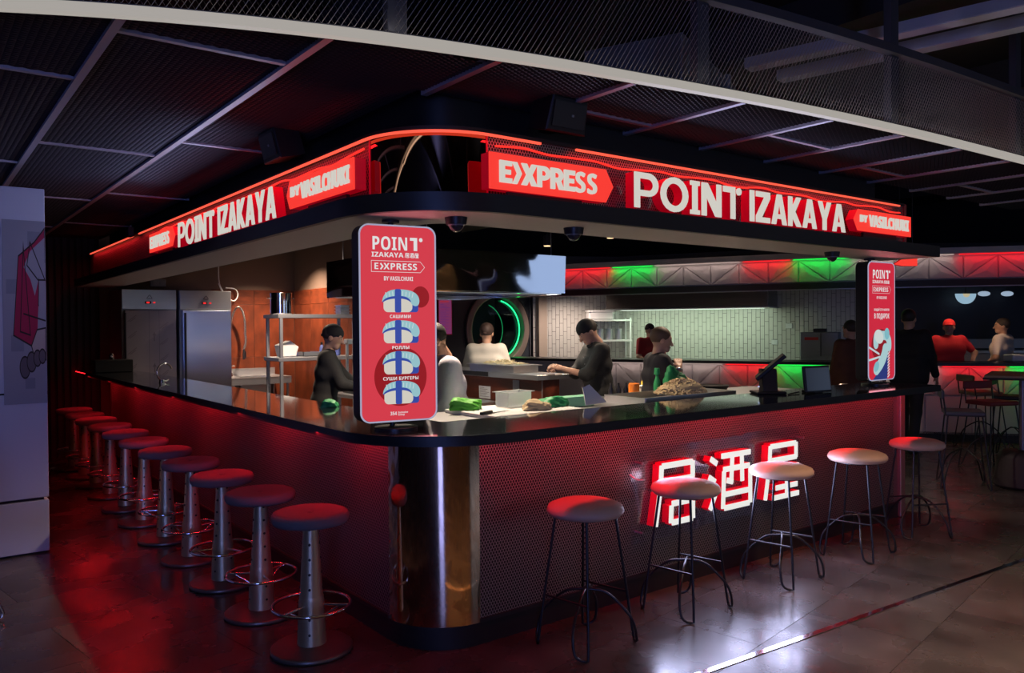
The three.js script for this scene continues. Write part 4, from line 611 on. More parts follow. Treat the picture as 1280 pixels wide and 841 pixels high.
// kitchen ceiling under the canopy opening
struct('ceiling_kitchen', ubox(2.3, 6.6, 3.05, 3.15, -11.7, -3.9), M.black);
[[684, 307], [763, 297], [430, 300], [300, 338], [560, 330], [640, 322]].forEach(([px, py], i) => { const p = i < 2 ? atD(px, py, 8.6) : [[3.3, -8.3], [4.15, -10.75], [3.3, -5.1], [6.35, -4.95]].map(q => new THREE.Vector3(q[0], 0, q[1]))[i - 2]; const d = thing('downlight', i < 2 ? ['small warm can downlight hanging behind the steel hood', 'small warm can downlight hanging beside the second dome camera'][i] : ['warm can downlight above the steel rack', 'warm can downlight above the sink bench', 'warm can downlight above the white-jacketed cook', 'warm can downlight above the condiment table'][i - 2], 'light', [p.x, i < 2 ? p.y : 2.9, p.z], 0, i < 2 ? 'downlights seen above the hood' : 'downlights hidden by the canopy'); mesh('can', [cyl(.045, .045, .11, 0, 0, 0, 18), cyl(.008, .008, 3.05 - (i < 2 ? p.y : 2.9) - .1, 0, .1, 0, 8)], M.satin, d); mesh('bulb', cyl(.036, .036, .006, 0, -.007, 0, 18), glowM(lin(1, .6, .3), 2), d); const l = new THREE.SpotLight(WARM.clone().lerp(WHITE, .5), [20, 20, 30, 44, 34, 15][i], 0, 60 * R, .6, 2); l.position.set(p.x, (i < 2 ? p.y : 2.9) - .02, p.z); l.target.position.set(p.x, 0, p.z); l.castShadow = true; scene.add(l, l.target); });
// ---------- the neighbouring stall behind ----------
const projPx = (x, y, z) => { const d = new THREE.Vector3(x, y, z).sub(camera.position); return 640 + FOCAL * d.dot(ax) / -d.dot(az); };
const stallC = new THREE.CatmullRomCurve3([[8.42, -11.2], [8.97, -9.9], [9.95, -7.74], [10.85, -6.05], [12.1, -4.3], [13.6, -2.9], [15.6, -1.8]].map(p => new THREE.Vector3(p[0], 0, p[1])));
const stallP = (a = 0, b = 1, n = 60) => { const r = []; for (let i = 0; i <= n; i++) { const u = a + (b - a) * i / n, p = stallC.getPointAt(u), t = stallC.getTangentAt(u); r.push({ x: p.x, z: p.z, nx: -t.z, nz: t.x }); } return r.map(p => p.nx < 0 ? p : { ...p, nx: -p.nx, nz: -p.nz }); };
const uOf = (px) => { let best = 0, bd = 1e9; for (let i = 0; i <= 600; i++) { const p = stallC.getPointAt(i / 600), d = Math.abs(projPx(p.x, 2.4, p.z) - px); if (d < bd) { bd = d; best = i / 600; } } return best; };
const GRN = lin(.01, 1, .09), PALE = lin(.42, .32, .29);
function quiltBand(parent, y0, y1, off, u0, u1) { // triangular padded panels, each one a piece
  const L = stallC.getLength() * (u1 - u0), n = Math.round(L / .42), at = (u, y, o) => { const [p] = stallP(u, u, 1); return new THREE.Vector3(p.x + p.nx * o, y, p.z + p.nz * o); };
  for (let i = 0; i < n; i++) {
    const a = u0 + (u1 - u0) * i / n, b = u0 + (u1 - u0) * (i + 1) / n, e = (b - a) * .006, up = i % 2;
    const A = up ? [[a + e, y0], [b - e * 3, y0], [a + e, y1]] : [[a + e, y1], [b - e * 4, y1], [a + e, y0]], B = up ? [[b - e, y1], [a + e * 4, y1], [b - e, y0]] : [[b - e, y0], [a + e * 4, y0], [b - e, y1]];
    for (const T of [A, B]) {
      const c = [T.reduce((s, q) => s + q[0], 0) / 3, T.reduce((s, q) => s + q[1], 0) / 3], pos = [], uv = [], put = (...vs) => vs.forEach(([v, q]) => { pos.push(v.x, v.y, v.z); uv.push(q[0] * stallC.getLength(), q[1]); });
      const base = T.map(q => [at(q[0], q[1], off), q]), top = T.map(q => { const r = [q[0] + (c[0] - q[0]) * .08, q[1] + (c[1] - q[1]) * .08]; return [at(r[0], r[1], off + .022), r]; }), mid = [at(c[0], c[1], off + .034), c];
      for (let k = 0; k < 3; k++) { const l = (k + 1) % 3; put(base[k], base[l], top[l], base[k], top[l], top[k]); put(top[k], top[l], mid); }
      const g = new THREE.BufferGeometry(); g.setAttribute('position', new THREE.Float32BufferAttribute(pos, 3)); g.setAttribute('uv', new THREE.Float32BufferAttribute(uv, 2)); g.computeVertexNormals(); mesh('quilted_panel', g, M.quilt, parent);
    }
  }
}
function colourStrip(parent, list, y, off, k, drop, inward) {
  for (const [a, b, col] of list) {
    const ua = uOf(a), ub = b > 1280 ? 1 : uOf(b), L = (ub - ua) * stallC.getLength(); if (L < .05) continue;
    mesh('led_strip', sweep(stallP(ua + .001, ub - .001, 12), rect(off - .012, off + .012, y - .012, y)), glowM(col, 1.1), parent);
    const n = Math.ceil(L / 1.2); for (let i = 0; i < n; i++) { const [p] = stallP(ua + (ub - ua) * (i + .5) / n, 1, 1), x = p.x + p.nx * off, z = p.z + p.nz * off; areaLight(col, k, L / n, .03, [x, y - .016, z], [x - p.nx * inward, y - drop, z - p.nz * inward]); }
  }
}
{
  const c = thing('neighbour_canopy', 'curved stall canopy at the back with a quilted band lit red, green and white', 'canopy');
  mesh('band_core', sweep(stallP(), rect(-.12, 0, 2.25, 2.62)), M.quilt, c); quiltBand(c, 2.262, 2.57, .002, uOf(700), .93);
  mesh('top_trim', sweep(stallP(), rect(-.2, .16, 2.6, 2.68)), M.soffit, c); mesh('bottom_trim', sweep(stallP(), rect(-.2, .05, 2.16, 2.25)), M.black, c); mesh('bottom_edge', sweep(stallP(), rect(.0, .06, 2.145, 2.16)), M.steelSoft, c); mesh('roof', sweep(stallP(), rect(-3.2, -.2, 2.66, 2.7)), M.black, c);
  colourStrip(c, [[640, 766, RED], [768, 818, GRN], [820, 927, PALE], [930, 990, RED], [992, 1062, GRN], [1064, 1192, PALE], [1196, 1360, RED]], 2.595, .10, 13, .3, .09);
  const k = thing('neighbour_counter', 'curved stall counter at the back with a quilted front lit red and green', 'counter');
  mesh('countertop', sweep(stallP(), rect(-.5, .14, 1.06, 1.1)), M.satin, k); mesh('front_core', sweep(stallP(), rect(-.1, 0, .1, 1.06)), M.quilt, k); quiltBand(k, .64, 1.04, .002, uOf(740), .93);
  const n = 16, u0 = uOf(760), u1 = .92; for (let i = 0; i < n; i++) mesh('lower_panel', sweep(stallP(u0 + (u1 - u0) * i / n + .0008, u0 + (u1 - u0) * (i + 1) / n - .0008, 4), rect(0, .018, .13, .63)), M.quilt, k);
  mesh('plinth', sweep(stallP(), rect(-.12, .0, 0, .13)), M.black, k);
  colourStrip(k, [[740, 905, PALE], [907, 966, RED], [968, 1035, GRN], [1037, 1172, PALE], [1174, 1256, RED], [1258, 1330, GRN]], 1.052, .10, 13, .3, .09);
}
const stallIn = (u, off) => { const [p] = stallP(u, u, 1); return new THREE.Vector3(p.x + p.nx * off, 0, p.z + p.nz * off); };
function tileWall(name, A, B, y0, y1, tw, thh, thick) { // upright tiles in a running bond, as real pieces
  const d = B.clone().sub(A), L = d.length(), g = structGroup(name), an = Math.atan2(-d.z, d.x), nrm = new THREE.Vector3(-d.z, 0, d.x).normalize(); if (nrm.x > 0 || nrm.z < 0) { if (nrm.dot(new THREE.Vector3(-1, 0, 1)) < 0) nrm.negate(); }
  const mid = A.clone().add(B).multiplyScalar(.5); mesh('backing', bx(L, 3, .16, 0, 1.5, 0).rotateY(an).translate(mid.x - nrm.x * .08, 0, mid.z - nrm.z * .08), M.tileGrout, g);
  const list = []; for (let i = 0; i < Math.floor(L / tw); i++) for (let j = -1; j < Math.ceil((y1 - y0) / thh); j++) { const a = Math.max(y0, y0 + (j + (i % 3) / 3) * thh), b = Math.min(y1, y0 + (j + 1 + (i % 3) / 3) * thh); if (b - a < .03) continue; list.push(bx(tw - .008, b - a - .008, .012, -L / 2 + (i + .5) * tw, (a + b) / 2, 0)); }
  mesh('tiles', merge(list).rotateY(an).translate(mid.x + nrm.x * .006, 0, mid.z + nrm.z * .006), M.tile, g).userData.kind = 'stuff';
  return nrm;
}
const WA = new THREE.Vector3(11.15, 0, -11.1), WB = new THREE.Vector3(13.05, 0, -7.0), WL = new THREE.Vector3(9.62, 0, -11.9);
const wn = tileWall('wall_tiled', WA, WB, .9, 2.6, .075, .24); tileWall('wall_tiled_side', WL, WA, .9, 2.6, .075, .24);
{ // hood over the stall's cook line
  const h = thing('stall_hood', 'dark steel hood in front of the pale tiled wall', 'hood'), d = WB.clone().sub(WA).normalize(), an = Math.atan2(-d.z, d.x), m = WA.clone().addScaledVector(d, 1.55).addScaledVector(wn, .5);
  mesh('shell', bx(2.9, .3, .9, 0, 2.1, 0, .01).rotateY(an).translate(m.x, 0, m.z), std({ color: lin(.2, .17, .16), metalness: .8, roughness: .25 }), h); mesh('rim', bx(2.94, .02, .94, 0, 1.945, 0).rotateY(an).translate(m.x, 0, m.z), M.steel, h);
  mesh('stay', bx(2.6, .38, .04, 0, 2.44, -.2).rotateY(an).translate(m.x, 0, m.z), M.dark, h); mesh('hood_light', bx(2.6, .01, .2, 0, 1.93, 0).rotateY(an).translate(m.x, 0, m.z), glowM(lin(.85, 1, .85), .9), h);
  const l = areaLight(lin(.76, 1, .7), 15, 2.6, .2, [m.x, 1.92, m.z], [m.x, 0, m.z]); l.up.copy(wn); l.lookAt(m.x - wn.x * .5, 0, m.z - wn.z * .5);
  const b = thing('cook_line', 'dark cook line beneath the pale tiled wall', 'worktop'); const q = WA.clone().addScaledVector(d, 2.5).addScaledVector(wn, .36); mesh('carcass', bx(3.3, .86, .65, 0, .43, 0, .01).rotateY(an).translate(q.x, 0, q.z), M.dark, b); mesh('top', bx(3.34, .04, .7, 0, .88, 0, .006).rotateY(an).translate(q.x, 0, q.z), M.steel, b);
  const e = WA.clone().addScaledVector(d, 3.75).addScaledVector(wn, .3), f = thing('dough_machine', 'pale box-shaped kitchen machine standing before the tiled wall', 'machine', [e.x, .9, e.z], an); mesh('case', bx(.62, .42, .4, 0, .4, 0, .02), M.steelSoft, f); mesh('plinth', bx(.6, .2, .38, 0, .1, 0, .01), M.steelSoft, f); mesh('panel', bx(.22, .05, .01, -.12, .5, .202), M.red, f); mesh('divider', bx(.01, .4, .01, .03, .4, .202), M.dark, f); mesh('hopper', bx(.2, .06, .2, 0, .64, 0, .01), M.satin, f);
  for (const [k, w] of [[2.95, 'upper'], [3.2, 'middle']]) { const s = WA.clone().addScaledVector(d, k).addScaledVector(wn, .02); tag(mesh('wall_socket', bx(.11, .09, .02, 0, k < 3 ? 1.33 : 1.62, 0, .006).rotateY(an).translate(s.x, 0, s.z), M.white), `small white socket on the pale tiles, ${k < 3 ? 'lower' : 'higher'} one`, 'socket'); }
}
{ // shelf in the tiled corner
  const d = WA.clone().sub(WL).normalize(), an = Math.atan2(-d.z, d.x), p = WL.clone().addScaledVector(d, 1.28), s = thing('corner_shelf', 'white shelf unit in the tiled corner behind the black-capped cook', 'shelf', [p.x, 0, p.z + .28], an);
  for (const x of [-.42, .42]) for (const z of [-.15, .15]) mesh('post', bx(.03, 1.8, .03, x, .9, z), M.white, s); for (const y of [.9, 1.36, 1.75]) mesh('shelf', bx(.88, .03, .34, 0, y, 0), M.white, s);
  const put = (n, l, c, x, y, g, m, grp) => { const o = thing(n, l, c, [p.x + d.x * x, y + .003, p.z + .28 + d.z * x], an, grp); mesh('body', g, m, o); return o; };
  mesh('lid_edge', bx(.5, .03, .3, 0, .16, 0), M.paper, put('bread_box', 'white lidded box on top of the corner shelf', 'box', -.15, 1.765, bx(.48, .15, .28, 0, .076, 0, .02), M.white));
  [0, 1, 2].forEach(k => mesh('lid', cyl(.075, .075, .01, 0, .2, 0, 18), M.steel, put('steel_jar', `steel lidded jar on the corner shelf, ${['at one end', 'in the middle', 'next to the post'][k]} of the row`, 'jar', -.15 + k * .19, 1.375, cyl(.07, .07, .2, 0, 0, 0, 20), M.steel, 'steel jars on the corner shelf')));
}
{ // round window with green neon, ribbed panels, menu board
  const Z = -11.95, c = onZ(622, 412, Z), w = structGroup('wall_round_window'); 
  const s = new THREE.Shape([[5.0, 0], [9.6, 0], [9.6, 3.05], [5.0, 3.05]].map(p => new THREE.Vector2(...p))); s.holes.push(EL(c.x, c.y, .66, .66, THREE.Path));
  mesh('wall_board', new THREE.ExtrudeGeometry(s, { depth: .14, bevelEnabled: false, curveSegments: 48 }).translate(0, 0, Z - .14), M.navy, w);
  for (let i = 0; i < 22; i++) { const x = c.x + .76 + i * .036; if (x < 9.58) mesh('rib', bx(.022, 2.9, .03, x, 1.5, Z + .015), std({ color: lin(.1, .1, .115), roughness: .5 }), w); }
  const r = structGroup('window_1'); mesh('window_frame', lathe([[.60, -.1], [.73, -.1], [.735, .03], [.72, .05], [.62, .05], [.6, .03], [.6, -.1]], 56).rotateX(Math.PI / 2).translate(c.x, c.y, Z), std({ color: lin(.3, .22, .19), metalness: .3, roughness: .45 }), r);
  mesh('black_rim', new THREE.TorusGeometry(.745, .014, 8, 64).translate(c.x, c.y, Z + .02), M.black, r); mesh('window_pane', new THREE.CircleGeometry(.61, 48).translate(c.x, c.y, Z - .06), M.glass, r);
  mesh('neon_green_arc', new THREE.TorusGeometry(.55, .014, 8, 60, 2.6).rotateZ(-1.25).translate(c.x - .02, c.y, Z - .02), glowM(lin(.02, 1, .3), 1.6), r); mesh('neon_green_arc', new THREE.TorusGeometry(.5, .008, 8, 60, 2.4).rotateZ(-1.2).translate(c.x - .16, c.y, Z - .3), glowM(lin(.02, .6, .2), .35), r);
  areaLight(GRN, 3, .06, .5, [c.x + .5, c.y, Z], [c.x, c.y, Z + 1]);
  mesh('room_beyond', [ubox(c.x - 1, c.x + 1, 0, 2.9, Z - 1.5, Z - 1.45)], std({ color: lin(.12, .12, .13), roughness: .6 }), w);
  const lp = thing('pendant_lamp', 'tiny bluish pendant lamp seen through the round window', 'light', [c.x - .3, c.y + .14, Z - .5]); mesh('shade', lathe([[.02, 0], [.035, .06], [.02, .1], [0, .1]], 16), glowM(lin(.6, .75, 1), 1.2), lp); mesh('cord', cyl(.004, .004, 1.1, 0, .1, 0, 6), M.black, lp);
  // menu board and pale post
  const m = onZ(577, 395, Z + .6), mb = thing('menu_sign', 'upright pink menu board beside the round window', 'sign', [m.x, m.y, Z + .06]); mesh('board', bx(.3, .66, .04, 0, 0, 0, .01), M.red, mb);
  mesh('printed_face', new THREE.BoxGeometry(.26, .62, .004).translate(0, 0, .023), std({ color: 0x111111, roughness: .5, emissive: 0xffffff, emissiveIntensity: .38, emissiveMap: canvasTex(128, 300, (x, w2, h2) => { x.fillStyle = '#b04a88'; x.fillRect(0, 0, w2, h2); x.fillStyle = '#e04060'; x.fillRect(8, 14, 90, 16); x.fillRect(8, 84, 56, 8); x.fillRect(8, 236, 60, 8); x.fillStyle = '#8040a0'; for (let i = 0; i < 18; i++) x.fillRect(10, 46 + i * 13, 40 + (i * 29) % 60, 4); }) }), mb);
  struct('trim_2', ubox(m.x - .42, m.x - .28, 0, 3.05, Z, Z + .06, .006), std({ color: lin(.45, .4, .42), roughness: .5 }));
  const bt = struct('wall_beige_panel', ubox(9.66, 9.95, 0, 3.0, -11.86, -11.76), M.beige);
}
{ // right-hand part of the stall: dark back wall, counters, small signs
  const g = structGroup('wall_stall_back'), A = WB.clone(), B = new THREE.Vector3(17.4, 0, -3.6), d = B.clone().sub(A), an = Math.atan2(-d.z, d.x), m = A.clone().add(B).multiplyScalar(.5); mesh('wall_board', bx(d.length(), 3, .15, 0, 1.5, 0).rotateY(an).translate(m.x, 0, m.z), M.navy, g);
  const back = (px, off) => { const u = uOf(px), p = stallIn(u, off); return p; };
  const e = back(1225, -2.1), k = thing('steel_worktop', 'steel worktop with gadgets behind the back counter', 'worktop', [e.x, 0, e.z], -.75 + Math.PI / 2 * 0 + .1); mesh('carcass', bx(2.3, 1.16, .5, .5, .58, 0, .01), M.steelSoft, k); mesh('top', bx(2.34, .04, .54, .5, 1.18, 0, .006), M.steel, k); mesh('splash', bx(2.3, .16, .04, .5, 1.3, -.24, .006), M.steelSoft, k); mesh('indicator_light', bx(.05, .03, .01, -.1, 1.1, .256), glowM(lin(.05, 1, .2), .8), k);
  const at = (px, py, dep) => atD(px, py, dep);
  const v = at(1170, 398, 13.6), vs = thing('banner_sign', 'upright pale blue illuminated banner behind the red-shirted man', 'sign', [v.x, v.y, v.z], -.62); mesh('frame', bx(.13, .58, .03, 0, 0, 0, .006), M.satin, vs); mesh('lit_face', bx(.115, .565, .006, 0, 0, .018), std({ color: 0, emissive: 0xffffff, emissiveIntensity: .6, emissiveMap: canvasTex(64, 256, (x, w, h) => { x.fillStyle = '#9fd6ea'; x.fillRect(0, 0, w, h); x.fillStyle = '#e8f4f8'; x.fillRect(16, 30, 30, 70); x.fillStyle = '#4f9ac0'; for (let i = 0; i < 6; i++) x.fillRect(12, 120 + i * 20, 34, 8); }) }), vs); mesh('stand', rod([0, -.28, 0], [0, -v.y, 0], .012), M.satin, vs);
  const hs = at(1207, 367, 13.2), h = thing('round_sign', 'pale blue half-round illuminated sign above the red-shirted man', 'sign', [hs.x, hs.y, hs.z], -.6); mesh('disc', new THREE.CylinderGeometry(.17, .17, .04, 40, 1, false, -Math.PI / 2, Math.PI).rotateX(Math.PI / 2).rotateZ(0), glowM(lin(.45, .7, .9), .6), h); mesh('emblem', new THREE.CylinderGeometry(.06, .06, .05, 24, 1, false, -Math.PI / 2, Math.PI).rotateX(Math.PI / 2), glowM(lin(.8, .7, .45), .6), h); mesh('hanger', rod([0, 0, 0], [0, 2.65 - hs.y, 0], .008), M.satin, h);
  [[1230, 367, 'beside the half-round sign'], [1259, 367, 'above the white-shirted man']].forEach(([px, py, l]) => { const p = at(px, py, 13.2), q = thing('oval_sign', `small pale blue illuminated oval plate ${l}`, 'sign', [p.x, p.y, p.z], -.6); mesh('plate', new THREE.CylinderGeometry(.1, .1, .03, 24).rotateX(Math.PI / 2).scale(1, .42, 1), glowM(lin(.5, .65, .85), .6), q); mesh('hanger', rod([0, .02, 0], [0, 2.65 - p.y, 0], .006), M.satin, q); });
  const f = at(1262, 412, 13.9), fr = thing('glass_fridge', 'lit glass-fronted display fridge behind the white-shirted man', 'fridge', [f.x, 0, f.z], -.7); mesh('cabinet', [bx(.6, .1, .5, 0, 1.9, 0), bx(.6, .9, .5, 0, .45, 0), bx(.04, 1.9, .5, -.28, .95, 0), bx(.04, 1.9, .5, .28, .95, 0), bx(.6, 1.9, .03, 0, .95, -.24)], M.satin, fr); for (const y of [1.1, 1.4, 1.65, 1.8]) mesh('shelf', bx(.52, .02, .4, 0, y, 0), M.steel, fr); mesh('lamp_strip', bx(.5, .02, .03, 0, 1.84, .2), glowM(lin(.7, .95, 1), 1.1), fr); areaLight(lin(.7, .95, 1), 2, .5, .05, [f.x, 1.82, f.z + .15], [f.x, 0, f.z + .1]);
  const o = at(1262, 380, 14.2); mesh('orange_shelf', bx(.9, .2, .04, 0, 0, 0).rotateY(-.7).translate(o.x, o.y, o.z), M.orange, g); mesh('pillar', bx(.2, 3, .2, 0, 1.5, 0).rotateY(-.7).translate(...(() => { const q = at(1231, 400, 14); return [q.x, 0, q.z]; })()), M.beige, g);
  const lamp = new THREE.SpotLight(lin(1, .62, .38), 48, 0, 60 * R, .7, 2); const lp = back(1215, -.3); lamp.position.set(lp.x, 2.6, lp.z); lamp.target.position.set(lp.x, 0, lp.z); lamp.castShadow = true; scene.add(lamp, lamp.target); const dl = thing('downlight', 'warm can downlight under the roof of the back stall', 'light', [lp.x, 2.6, lp.z]); mesh('can', cyl(.06, .06, .05, 0, 0, 0, 18), M.satin, dl); mesh('bulb', cyl(.05, .05, .006, 0, -.007, 0, 18), glowM(lin(1, .65, .4), 1.5), dl);
  const rc = at(1268, 442, 11.2); tag(mesh('receipt_printer', [bx(.2, .1, .2, 0, 0, 0, .02).rotateY(-.6).translate(rc.x, 1.15, rc.z)], M.white), 'small white printer at the edge of the back counter', 'printer');
}
// ---------- tables and stools beyond the counter end ----------
{
  const dark = std({ color: lin(.03, .025, .03), roughness: .6 }), p = onY(1278, 608, 0), t = thing('high_table', 'small high bar table with slim top and dark weighted base', 'table', [p.x, 0, p.z]);
  mesh('table_top', bx(.84, .028, .6, 0, 1.12, 0, .008).rotateY(.3), M.wood, t); mesh('edge_band', bx(.86, .02, .62, 0, 1.1, 0, .006).rotateY(.3), M.satin, t); mesh('stem', cyl(.03, .03, .75, 0, .36, 0, 16), std({ color: lin(.2, .2, .24), metalness: .7, roughness: .35 }), t); mesh('base', lathe([[0, 0], [.24, 0], [.26, .03], [.22, .3], [.17, .36], [.03, .37], [0, .37]], 28), dark, t);
  const mk = (px, py, turn, label, seatMat) => { const q = onY(px, py, 0), s = thing('back_stool', label, 'stool', [q.x, 0, q.z], turn); 
    mesh('seat', bx(.4, .05, .36, 0, .74, 0, .02), seatMat, s); mesh('back_band', [bx(.4, .09, .03, 0, .93, -.2, .012)], seatMat, s); for (const x of [-.19, .19]) mesh('back_post', rod([x, .72, -.17], [x, .96, -.2], .008), M.wire, s);
    for (const [x, z] of [[-.17, -.15], [.17, -.15], [.17, .15], [-.17, .15]]) mesh('leg', tube([[x, .73, z], [x * 1.2, .4, z * 1.2], [x * 1.45, .03, z * 1.45], [x * 1.5, .009, z * 1.4], [x * 1.35, .03, z * 1.3], [x * .9, .25, z * .9], [x * .25, .36, z * .25], [0, .37, 0]], .008, 44, 6), M.wire, s); };
  mk(1204, 606, .5, 'dark wire-legged stool with slate blue seat beside the high table', std({ color: lin(.06, .07, .1), roughness: .5 })); mk(1240, 584, -.4, 'dark wire-legged stool with deep red seat beside the high table', std({ color: lin(.2, .02, .03), roughness: .5 })); mk(1226, 562, .9, 'wire-legged stool with brown seat in front of the back counter', std({ color: lin(.2, .13, .09), roughness: .6 })); mk(1266, 572, .2, 'wire-legged stool with black seat in front of the back counter', std({ color: lin(.02, .02, .025), roughness: .6 }));
}
// ---------- lamps of the hall that stand outside the frame ----------
function videoWall(label, at, w, h, turn, col, k) {
  const s = thing('advertising_screen', label, 'screen', at, turn); mesh('cabinet', bx(w + .1, h + .1, .12, 0, 0, -.07, .01), M.satin, s); mesh('screen_face', bx(w, h, .01, 0, 0, 0), glowM(col, k * .35), s);
  const n = [Math.sin(turn), Math.cos(turn)]; areaLight(col, k, w, h, [at[0] + n[0] * .02, at[1], at[2] + n[1] * .02], [at[0] + n[0], at[1], at[2] + n[1]]);
}
videoWall('large pale blue advertising screen on the front wall, facing the bar', [6.7, 1.75, 5.2], 3.8, 1.7, Math.PI, COOL, .75);
videoWall('second pale blue advertising screen farther along the front wall', [15.3, 1.75, 5.2], 2.6, 1.9, Math.PI, COOL, .75);
videoWall('blue advertising screen on the front wall, facing the pale partition', [-4.4, 1.75, 5.2], 1.8, 2.4, Math.PI, lin(.2, .3, 1), 11);
[[4.6, -1.3, 42], [7.6, -.4, 34]].forEach(([x, z, k], i) => { const d = thing('spot_lamp', i ? 'warm ceiling spot lamp over the far aisle' : 'warm ceiling spot lamp over the aisle in front of the wire stools', 'light', [x, 3.4, z]); mesh('can', [cyl(.06, .06, .2, 0, 0, 0, 18), rod([0, .2, 0], [0, .8, 0], .008)], M.satin, d); mesh('bulb', cyl(.05, .05, .006, 0, -.007, 0, 18), glowM(lin(1, .6, .3), 2), d); const l = new THREE.SpotLight(WARM, k, 0, 42 * R, .8, 2); l.position.set(x, 3.38, z); l.target.position.set(x, 0, z); l.castShadow = true; l.shadow.radius = 3; scene.add(l, l.target); });
for (const [x0, x1, l] of [[-3.3, 4.5, 'beside the advertising screens'], [8.9, 11.6, 'between two advertising screens']]) { // warm-lit timber walls of the shops opposite, mirrored by the polished corner
  const w = thing('timber_wall', `slatted timber wall of a shop front, ${l}`, 'wall'); mesh('board', ubox(x0, x1, 0, 2.9, 5.3, 5.38), M.wood, w); for (let x = x0 + .1; x < x1 - .05; x += .2) mesh('slat', bx(.1, 2.8, .04, x, 1.42, 5.275), M.wood, w);
  mesh('valance', ubox(x0, x1, 2.9, 3.05, 4.9, 5.38), M.satin, w); mesh('lamp_strip', ubox(x0 + .1, x1 - .1, 2.885, 2.897, 5.0, 5.06), glowM(WARM, 1.2), w); areaLight(WARM, 50, x1 - x0 - .2, .06, [(x0 + x1) / 2, 2.88, 5.03], [(x0 + x1) / 2, 1.4, 5.3]);
}
{ const p = atD(1128, 328, 9.2), g = thing('lightbox_sign', 'red arrow lightbox glowing behind the end of the canopy', 'sign', [p.x, p.y - .045, p.z], -.65), q = [[-.13, .02], [-.02, 0], [.14, 0], [.14, .09], [-.02, .09]]; mesh('housing', poly(q, .06), M.sideRed, g); mesh('lit_face', poly(q, .006).translate(0, 0, .06), M.signRed, g); mesh('hanger', [rod([-.05, .09, .03], [-.05, 4.2 - p.y + .045, .03], .006), rod([.1, .09, .03], [.1, 4.2 - p.y + .045, .03], .006)], M.satin, g); }
{ const d = thing('downlight', 'can downlight under the stall roof above the corner shelf', 'light', [9.75, 2.6, -10.9]); mesh('can', cyl(.06, .06, .05, 0, 0, 0, 18), M.satin, d); mesh('bulb', cyl(.05, .05, .006, 0, -.007, 0, 18), glowM(lin(1, .8, .65), 1.5), d); const l = new THREE.SpotLight(lin(1, .8, .68), 13, 0, 65 * R, .7, 2); l.position.set(9.75, 2.58, -10.9); l.target.position.set(9.75, 0, -10.9); l.castShadow = true; scene.add(l, l.target); }
